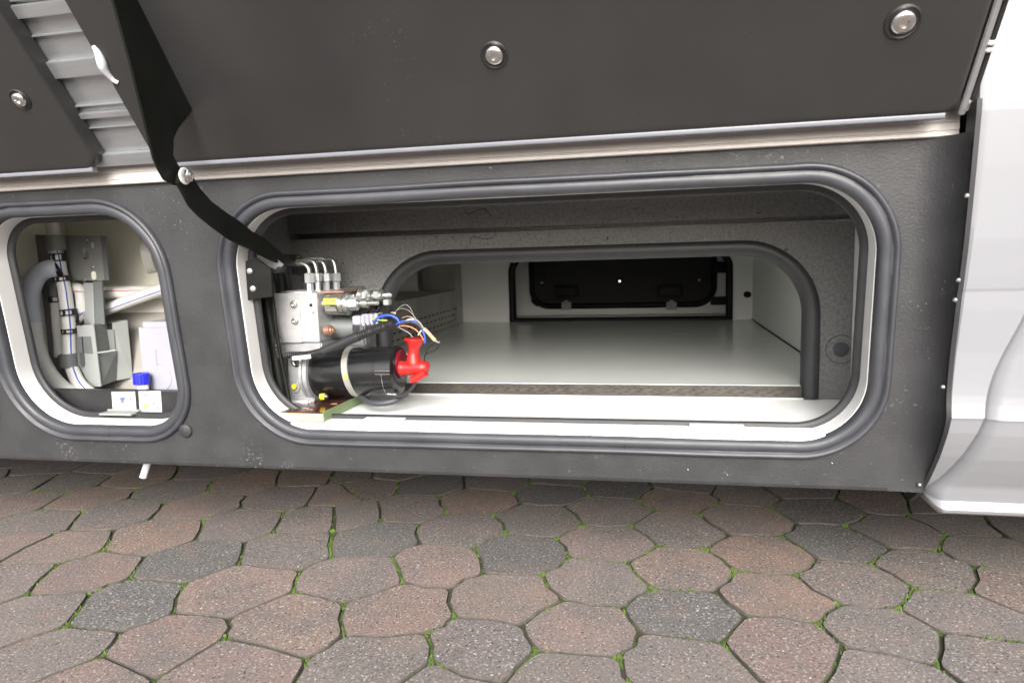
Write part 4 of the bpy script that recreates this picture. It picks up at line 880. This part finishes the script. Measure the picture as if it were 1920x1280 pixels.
# ================================================================== SMALL LOCKER ON THE LEFT
def Z8(zx, zy, y): return onY(zx / 2.783, 370 + zy / 2.783, y)
YC = .40
bm = B(); box(bm, -2.2, -.86, YC, YC + .02, .262, .83); obj('small_locker_back', bm, 'cream', mh, smooth=0)
bm = B(); box(bm, -.872, -.862, .07, YC, .262, .80); obj('small_locker_wall', bm, 'cream', mh, smooth=0)
bm = B(); box(bm, -1.515, -1.505, .07, YC, .262, .80); obj('small_locker_wall', bm, 'cream', mh, smooth=0)
bm = B(); box(bm, -1.605, -.873, .03, YC, .796, .806); obj('small_locker_ceiling', bm, 'cream', mh, smooth=0)
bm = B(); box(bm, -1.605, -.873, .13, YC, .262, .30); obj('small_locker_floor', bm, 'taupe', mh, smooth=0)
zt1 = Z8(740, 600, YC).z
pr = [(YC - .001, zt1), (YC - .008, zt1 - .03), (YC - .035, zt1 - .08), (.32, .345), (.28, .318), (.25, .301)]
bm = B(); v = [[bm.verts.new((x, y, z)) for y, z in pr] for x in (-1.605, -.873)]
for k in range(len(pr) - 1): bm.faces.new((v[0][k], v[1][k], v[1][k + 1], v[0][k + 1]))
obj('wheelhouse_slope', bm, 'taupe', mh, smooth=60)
# black plate at the sill with two printed stickers
YK = .125; z1 = Z8(600, 1012, YK).z
bm = B(); box(bm, -1.45, -.92, YK, YK + .004, .30, z1 + .001, .0008); box(bm, -1.45, -.92, YK + .002, YK + .03, z1 - .003, z1 - .0002, .0008); kp = obj('valve_panel', bm, 'blackplastic', mh)
def sticker(x0, x1, y0_, y1_, sk):
    q = [Z8(x0, y0_, YK - .0008), Z8(x1, y0_ - 2, YK - .0008), Z8(x1 + sk, y1_ - 4, YK - .0008), Z8(x0 + sk, y1_, YK - .0008)]
    return obj('sticker', prism(B(), q, (0, .0005, 0)), 'paper', kp, smooth=0), q
ex = Vector((1, 0, 0)); ez = Vector((0, 0, 1))
s1, q1 = sticker(581, 704, 1014, 1143, 10); s2, q2 = sticker(722, 838, 1011, 1141, 9)
def onst(x, y): return Z8(x, y, YK - .0012)
for (t, x, y, sz, st) in (('OPEN', 604, 1028, .0062, s1), ('CLOSE', 675, 1025, .0062, s1), ('OPEN', 759, 1034, .0075, s2), ('CLOSE', 810, 1099, .0070, s2)):
    bm = text_bm(t, onst(x, y), sz, ex, ez); obj('lettering', bm, 'inkgrey' if st is s1 else 'ink', st, smooth=0, label='"%s" in small capitals' % t)
def tri(x, y, d, st):
    c = onst(x, y); s = .003; bm = prism(B(), [c + ex * (d * s), c - ex * (d * s * .5) + ez * s * .8, c - ex * (d * s * .5) - ez * s * .8], (0, .0001, 0)); obj('arrow', bm, 'ink', st, smooth=0)
tri(604, 1053, -1, s1); tri(680, 1051, 1, s1)
bm = B(); c = onst(642, 1058)
prism(bm, [c + ex * (.0075 * math.cos(R(t))) + ez * (.0022 * math.sin(R(t)) + .0045) for t in range(0, 360, 20)], (0, .0001, 0)); prism(bm, [c + ex * -.0075 + ez * .0035, c + ex * .004 + ez * .0032, c + ex * .001 - ez * .006, c - ex * .0055 - ez * .0068], (0, .0001, 0)); obj('drum_print', bm, 'blueink', s1, smooth=0)
tri(802, 1075, 1, s2)
bm = prism(B(), [onst(758, 1090) + ex * (.0062 * math.cos(R(t)) * (1 + .2 * math.sin(t))) + ez * (.0068 * math.sin(R(t))) for t in range(0, 360, 24)], (0, .0001, 0)); obj('valve_print', bm, 'greenink', s2, smooth=0)
bm = prism(B(), [onst(748, 1108), onst(778, 1112), onst(778, 1115), onst(748, 1112)], (0, .0001, 0)); obj('valve_print', bm, 'ink', s2, smooth=0)
bm = tube(B(), [onst(752, 1098), onst(780, 1060), onst(800, 1072)], .0002, 4); obj('thin_print_line', bm, 'inkgrey', s2, smooth=0)
# bottle with the blue cap and milky canister
p = Z8(748, 1010, .175); yv = .175
bot = thing('drain_valve', 'drain valve with a blue screw cap standing behind the printed stickers', 'drain valve', (p.x, yv, p.z - .04))
bm = B(); lathe(bm, (p.x, yv, p.z - .04), (0, 0, 1), [(0, .0125), (.055, .0125)], 24); obj('neck', bm, 'pvc', bot)
zc0, zc1 = Z8(742, 972, yv).z, Z8(742, 917, yv).z
bm = B(); n = 40; loops = []
for z, k in ((zc0, 1), (zc0 + .002, 1), (zc1 - .0015, .97), (zc1, .92)):
    loops.append([Vector((p.x - .002 + math.cos(2 * math.pi * i / n) * (.0175 - (.0007 if i % 2 else 0)) * k, yv + math.sin(2 * math.pi * i / n) * (.0175 - (.0007 if i % 2 else 0)) * k, z)) for i in range(n)])
vv = rings(bm, loops); bm.faces.new(vv[-1]); bm.faces.new(vv[0]); obj('screw_cap', bm, 'blue', bot, smooth=20)
bm = tube(B(), [Z8(772, 985, .19), Z8(782, 992, .185), Z8(784, 1005, .19)], .002, 6); obj('cap_tether', bm, 'black', bot, smooth=60)
can = thing('canister', 'milky white plastic canister at the right side of the small locker', 'canister', tuple(Z8(830, 1005, .24) - Vector((0, 0, .05))))
c0 = Z8(768, 1010, .22); c1 = Z8(765, 648, .22); c2 = c0 + Vector((.10, .12, 0))
bm = B(); box(bm, c0.x, c0.x + .16, .20, .30, c0.z - .06, c1.z, .012); obj('canister_body', bm, 'milky', can, smooth=40)
bm = B(); lathe(bm, (c0.x + .055, .2002, c0.z + .035), (0, -1, 0), [(0, .030), (.0015, .029), (.0015, .0)], 28); obj('embossed_disc', bm, 'milky', can, smooth=30)
bm = B(); box(bm, c0.x + .012, c0.x + .05, .1985, .2005, c0.z + .05, c0.z + .10, .0008); obj('embossed_panel', bm, 'milky', can)
# air duct collar in the back wall
c = Z8(708, 312, YC)
c = c + Vector((.03, 0, .005)); bm = B(); lathe(bm, c + Vector((.012, 0, 0)), (-.9, -.5, -.1), [(-.01, .046), (.012, .046), (.012, .040), (-.01, .036)], 32); tag(obj('duct_collar', bm, 'pvc', base=c, smooth=40), 'round white duct collar on the back wall of the small locker', 'duct collar')
bm = B(); lathe(bm, c + Vector((.012, 0, 0)) + Vector((-.9, -.5, -.1)).normalized() * .0122, (-.9, -.5, -.1), [(0, .0375), (.001, .0375), (.001, 0)], 28); vo = obj('duct_opening', bm, 'void', bpy.data.objects['duct_collar'], smooth=0)
# bracket sheets behind the pipes
YG = .31
mb_ = thing('pipe_bracket', 'grey painted sheet-metal bracket holding the white pipes in the small locker', 'pipe bracket', tuple(Z8(300, 900, YG)))
def sheet(name, zz, y, m, th=.003, sm=0, y2=None, parent=mb_):
    return obj(name, prism(B(), [Z8(x, yy, y) for x, yy in zz], (0, th, 0)), m, parent, smooth=sm)
sheet('mounting_plate', [(142, 195), (345, 199), (372, 432), (440, 640), (452, 985), (318, 990), (190, 760), (165, 470)], YG, 'greypaint')
ho2 = []
pl_ = [(346, 200), (528, 201), (545, 433), (372, 433)]
sheet('right_plate', pl_, YG - .03, 'greypaint')
fl = [Z8(526, 200, YG - .031), Z8(550, 201, YG - .045), Z8(568, 432, YG - .045), Z8(544, 433, YG - .031)]
obj('flange', prism(B(), fl, (0, .002, 0)), 'greydark', mb_, smooth=0)
for (x, y, w_, h_2, m_) in ((440, 280, 14, 34, 'greyplastic'), (445, 318, 18, 8, 'void'), (482, 250, 9, 30, 'paper'), (489, 408, 20, 46, 'cream'), (452, 300, 12, 40, 'greydark')):
    a = Z8(x - w_ / 2, y + h_2 / 2, YG - .0312); b = Z8(x + w_ / 2, y - h_2 / 2, YG - .0312); bm = B(); prism(bm, [Vector((u, YG - .0312, v_)) for u, v_ in rrect(a.x, b.x, a.z, b.z, min(b.x - a.x, b.z - a.z) * .49, 0, 4)], (0, .001, 0)); obj('slot', bm, m_, mb_, smooth=0)
for (x, y) in ((460, 228), (484, 364), (442, 430)):
    bm = B(); lathe(bm, Z8(x, y, YG - .03), (0, -1, 0), [(0, .0042), (.002, .0042), (.003, .002), (.003, 0)], 12); obj('rivet', bm, 'zinc', mb_, smooth=40)
sheet('post', [(436, 446), (486, 446), (494, 662), (440, 662)], YG - .035, 'greyplastic'); sheet('post', [(486, 440), (530, 434), (546, 662), (494, 662)], YG - .032, 'greydark')
# pale grey open-fronted box below the bracket
bxh = thing('plastic_tray', 'pale grey plastic box with dark pockets below the pipe bracket', 'plastic box', tuple(Z8(600, 980, 0.2725)))
def shp(name, zz, y0_, th, m): return obj(name, prism(B(), [Z8(x, yy, y0_) for x, yy in zz], (0, th, 0)), m, bxh, smooth=0)
shp('side_plate', [(400, 668), (488, 664), (527, 985), (470, 990), (416, 880)], 0.2500, .003, 'greyplastic')
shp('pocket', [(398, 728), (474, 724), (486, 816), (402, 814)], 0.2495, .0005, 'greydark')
shp('pocket_divider', [(425, 726), (431, 726), (438, 815), (432, 815)], 0.2492, .0005, 'void')
bk = [(488, 648), (662, 640), (690, 940), (527, 985)]
shp('back_plate', bk, 0.3400, .003, 'greyplastic')
def quad3(name, pts, m): return obj(name, prism(B(), pts, (.0008, .0015, .0008)), m, bxh, smooth=0)
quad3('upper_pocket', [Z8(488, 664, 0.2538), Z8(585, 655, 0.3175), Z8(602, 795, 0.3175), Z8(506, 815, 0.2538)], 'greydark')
quad3('pocket_frame', [Z8(585, 655, 0.3025), Z8(660, 645, 0.3325), Z8(690, 940, 0.3325), Z8(606, 955, 0.3025)], 'greyplastic')
quad3('pocket_floor', [Z8(504, 808, 0.2500), Z8(604, 794, 0.2500), Z8(604, 800, 0.2500), Z8(505, 815, 0.2500)], 'greyplastic')
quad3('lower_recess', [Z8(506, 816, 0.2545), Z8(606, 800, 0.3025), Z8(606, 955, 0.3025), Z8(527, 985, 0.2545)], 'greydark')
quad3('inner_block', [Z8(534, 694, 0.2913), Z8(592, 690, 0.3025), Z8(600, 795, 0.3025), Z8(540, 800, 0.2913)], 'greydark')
quad3('inner_rib', [Z8(524, 668, 0.2875), Z8(534, 668, 0.2875), Z8(545, 800, 0.2875), Z8(535, 803, 0.2875)], 'greyplastic')
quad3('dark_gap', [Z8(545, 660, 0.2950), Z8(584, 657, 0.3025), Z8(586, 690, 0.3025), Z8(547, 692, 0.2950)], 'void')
# pipes
def pipe(lab, pts, r, m, y, stripe=None, name='water_pipe'):
    ys = y if isinstance(y, (list, tuple)) else [y] * len(pts)
    P3 = [Z8(x, yy, yq) for (x, yy), yq in zip(pts, ys)]
    o = tag(obj(name, tube(B(), P3, r, 20, 8), m, base=P3[-1], smooth=70), lab, 'water pipe')
    if stripe:
        mm, ang, wd = stripe; Pc = spline(P3, 8); Q = []
        for i, p in enumerate(Pc):
            t = (Pc[min(i + 1, len(Pc) - 1)] - Pc[max(i - 1, 0)]).normalized(); view = Vector((.72, -.69, 0.1))
            n_ = (view - t * view.dot(t)).normalized(); s_ = t.cross(n_); Q.append(p + (n_ * math.cos(R(ang)) + s_ * math.sin(R(ang))) * (r - wd * .25))
        obj('printed_stripe', tube(B(), Q, wd, 6, 1, smoothed=False), mm, o, smooth=70)
    return o
YQ = .25
pipe('white pipe coming down from the top into the grey sleeve', [(262, 90), (270, 130), (283, 205), (290, 290)], .0145, 'pvc', YQ)
o_ = Z8(283, 200, YQ); bm = tube(B(), [Z8(286, 200, YQ), Z8(292, 240, YQ), Z8(298, 278, YQ)], .0215, 20, 4); obj('sleeve', bm, 'greypaint', mb_, smooth=60)
pipe('white pipe with a blue stripe running down the middle of the small locker', [(290, 275), (305, 330), (318, 400), (335, 470), (346, 545), (356, 625), (362, 690), (363, 750), (366, 830), (378, 895), (410, 965), (460, 1015), (520, 1050)], .0150, 'pvc', [YQ] * 8 + [.245, .24, .23, .215, .20], ('bluewire', -8, .0016))
pipe('white pipe standing behind the one with the blue stripe', [(285, 430), (290, 520), (296, 620), (306, 740), (312, 830)], .0125, 'pvc', YQ + .035)
bm = tube(B(), [Z8(284, 430, YQ + .035), Z8(287, 480, YQ + .035), Z8(290, 515, YQ + .035)], .0150, 18, 4); obj('grey_coupling', bm, 'greydark', mb_, smooth=60)
pipe('thick white pipe with a thin blue line curving below the grey foam', [(172, 640), (178, 700), (196, 790), (232, 880), (292, 965), (370, 1030), (430, 1065)], .0185, 'pvc', [.215, .215, .215, .21, .205, .2, .195], ('bluewire', 38, .0006))
fo = pipe('grey foam insulated pipe bending over to the black clamp', [(288, 372), (250, 375), (205, 400), (172, 450), (158, 520), (160, 590), (174, 655)], .0205, 'foam', [.235, .225, .22, .215, .215, .215, .215], name='insulated_pipe')
pipe('white pipe with a crimson stripe crossing to the right behind the bracket', [(500, 494), (600, 496), (700, 494), (900, 490)], .0165, 'pvc', [.34] * 4, ('redwire', -8, .0009))
pipe('white pipe with a blue line rising to the right behind the bracket', [(480, 602), (560, 582), (680, 538), (800, 495), (900, 460)], .0150, 'pvc', [.325] * 5, ('bluewire', 10, .0010))
pipe('white elbow pipe curling behind the striped pipe', [(345, 478), (390, 474), (418, 486), (426, 530), (428, 590), (414, 622), (385, 640)], .0140, 'pvc', [.28] * 7)
bm = tube(B(), [Z8(374, 500, .265), Z8(376, 492, .265), Z8(400, 490, .265), Z8(430, 491, .268)], .0008, 6); tag(obj('printed_line', bm, 'redwire', base=Z8(400, 490, .265), smooth=60), 'short crimson line on the white elbow pipe', 'pipe marking')
bm = tube(B(), [Z8(402, 622, .265), Z8(420, 608, .265), Z8(440, 598, .267)], .0010, 6); tag(obj('printed_line', bm, 'bluewire', base=Z8(420, 608, .265), smooth=60), 'short blue line on the white elbow pipe', 'pipe marking')
# black pipe clamps
def clamp(x, y, w_, h_, yq, tilt, lab, r=.0162):
    c = Z8(x, y, yq); t = Vector((tilt, 0, 1)).normalized(); hh_ = h_
    th_ = thing('pipe_clamp', lab, 'pipe clamp', tuple(c), 'black pipe clamps')
    for s in (-1, 1):
        bm = B(); lathe(bm, c + t * (hh_ * s * .5 - .0018), t, [(0, r), (.0002, r + .0022), (.0034, r + .0022), (.0036, r)], 28); obj('clamp_band', bm, 'blackplastic', th_, smooth=40)
    for s in (-1, .15, 1):
        bm = B(); box(bm, c.x + s * (r + .001) - .003, c.x + s * (r + .001) + .003, c.y - (.0175 if abs(s) < .5 else .006), c.y - (.0135 if abs(s) < .5 else -.004), c.z - hh_ / 2, c.z + hh_ / 2, .0008); obj('clamp_bridge', bm, 'blackplastic', th_)
    return th_
clamp(304, 315, 1, .0155, YQ, -.10, 'black pipe clamp highest on the striped pipe, just below the grey sleeve')
clamp(325, 425, 1, .0100, YQ, -.10, 'black pipe clamp at the joint where the grey foam pipe ends')
clamp(357, 600, 1, .0125, YQ, -.08, 'black pipe clamp on the striped pipe beside the white elbow')
clamp(362, 698, 1, .0085, YQ, -.03, 'black pipe clamp lowest on the striped pipe, above the grey band', .0155)
clamp(290, 531, 1, .0130, YQ + .035, -.06, 'black pipe clamp on the white pipe behind the striped one', .0130)
bm = tube(B(), [Z8(285, 345, .228), Z8(300, 365, .226), Z8(312, 385, .226), Z8(322, 400, .228), Z8(310, 408, .228), Z8(300, 385, .226)], .0032, 8); tag(obj('cable_tie', bm, 'black', base=Z8(300, 365, .226), smooth=60), 'twisted black cable tie where the grey foam pipe meets the striped pipe', 'cable tie')
bm = tube(B(), [Z8(395, 600, .235), Z8(404, 625, .235), Z8(402, 650, .235), Z8(412, 640, .238)], .003, 8); tag(obj('cable_tie', bm, 'black', base=Z8(400, 630, .235), smooth=60), 'black cable tie hanging beside the white elbow pipe', 'cable tie')
# grey strap band near the bottom
c = Z8(366, 850, .243); bm = B(); lathe(bm, c - Vector((0, 0, .0165)), (0, 0, 1), [(0, .0185), (.0005, .0205), (.033, .0205), (.0335, .0185)], 28); gb = tag(obj('pipe_strap', bm, 'greydark', base=c, smooth=40), 'wide grey metal strap round the lower end of the striped pipe', 'pipe strap')
bm = prism(B(), [Z8(300, 822, .262), Z8(350, 820, .258), Z8(350, 888, .258), Z8(305, 886, .262)], (0, .003, 0)); obj('strap_tail', bm, 'greydark', gb, smooth=0)
bm = prism(B(), [Z8(402, 815, .235), Z8(414, 812, .235), Z8(420, 876, .235), Z8(408, 880, .235)], (0, .02, 0)); obj('strap_lug', bm, 'greydark', gb, smooth=0)

# drain hose under the skirt
P3 = [onY(280, 840, .14), onY(278, 860, .14), onY(274, 876, .14), onY(268, 895, .135)]
tag(obj('drain_hose', tube(B(), P3, .0078, 16, 6, rf=lambda s: .0078), 'translucent', base=P3[-1], smooth=70), 'milky hose end hanging below the skirt panel under the small locker', 'drain hose')
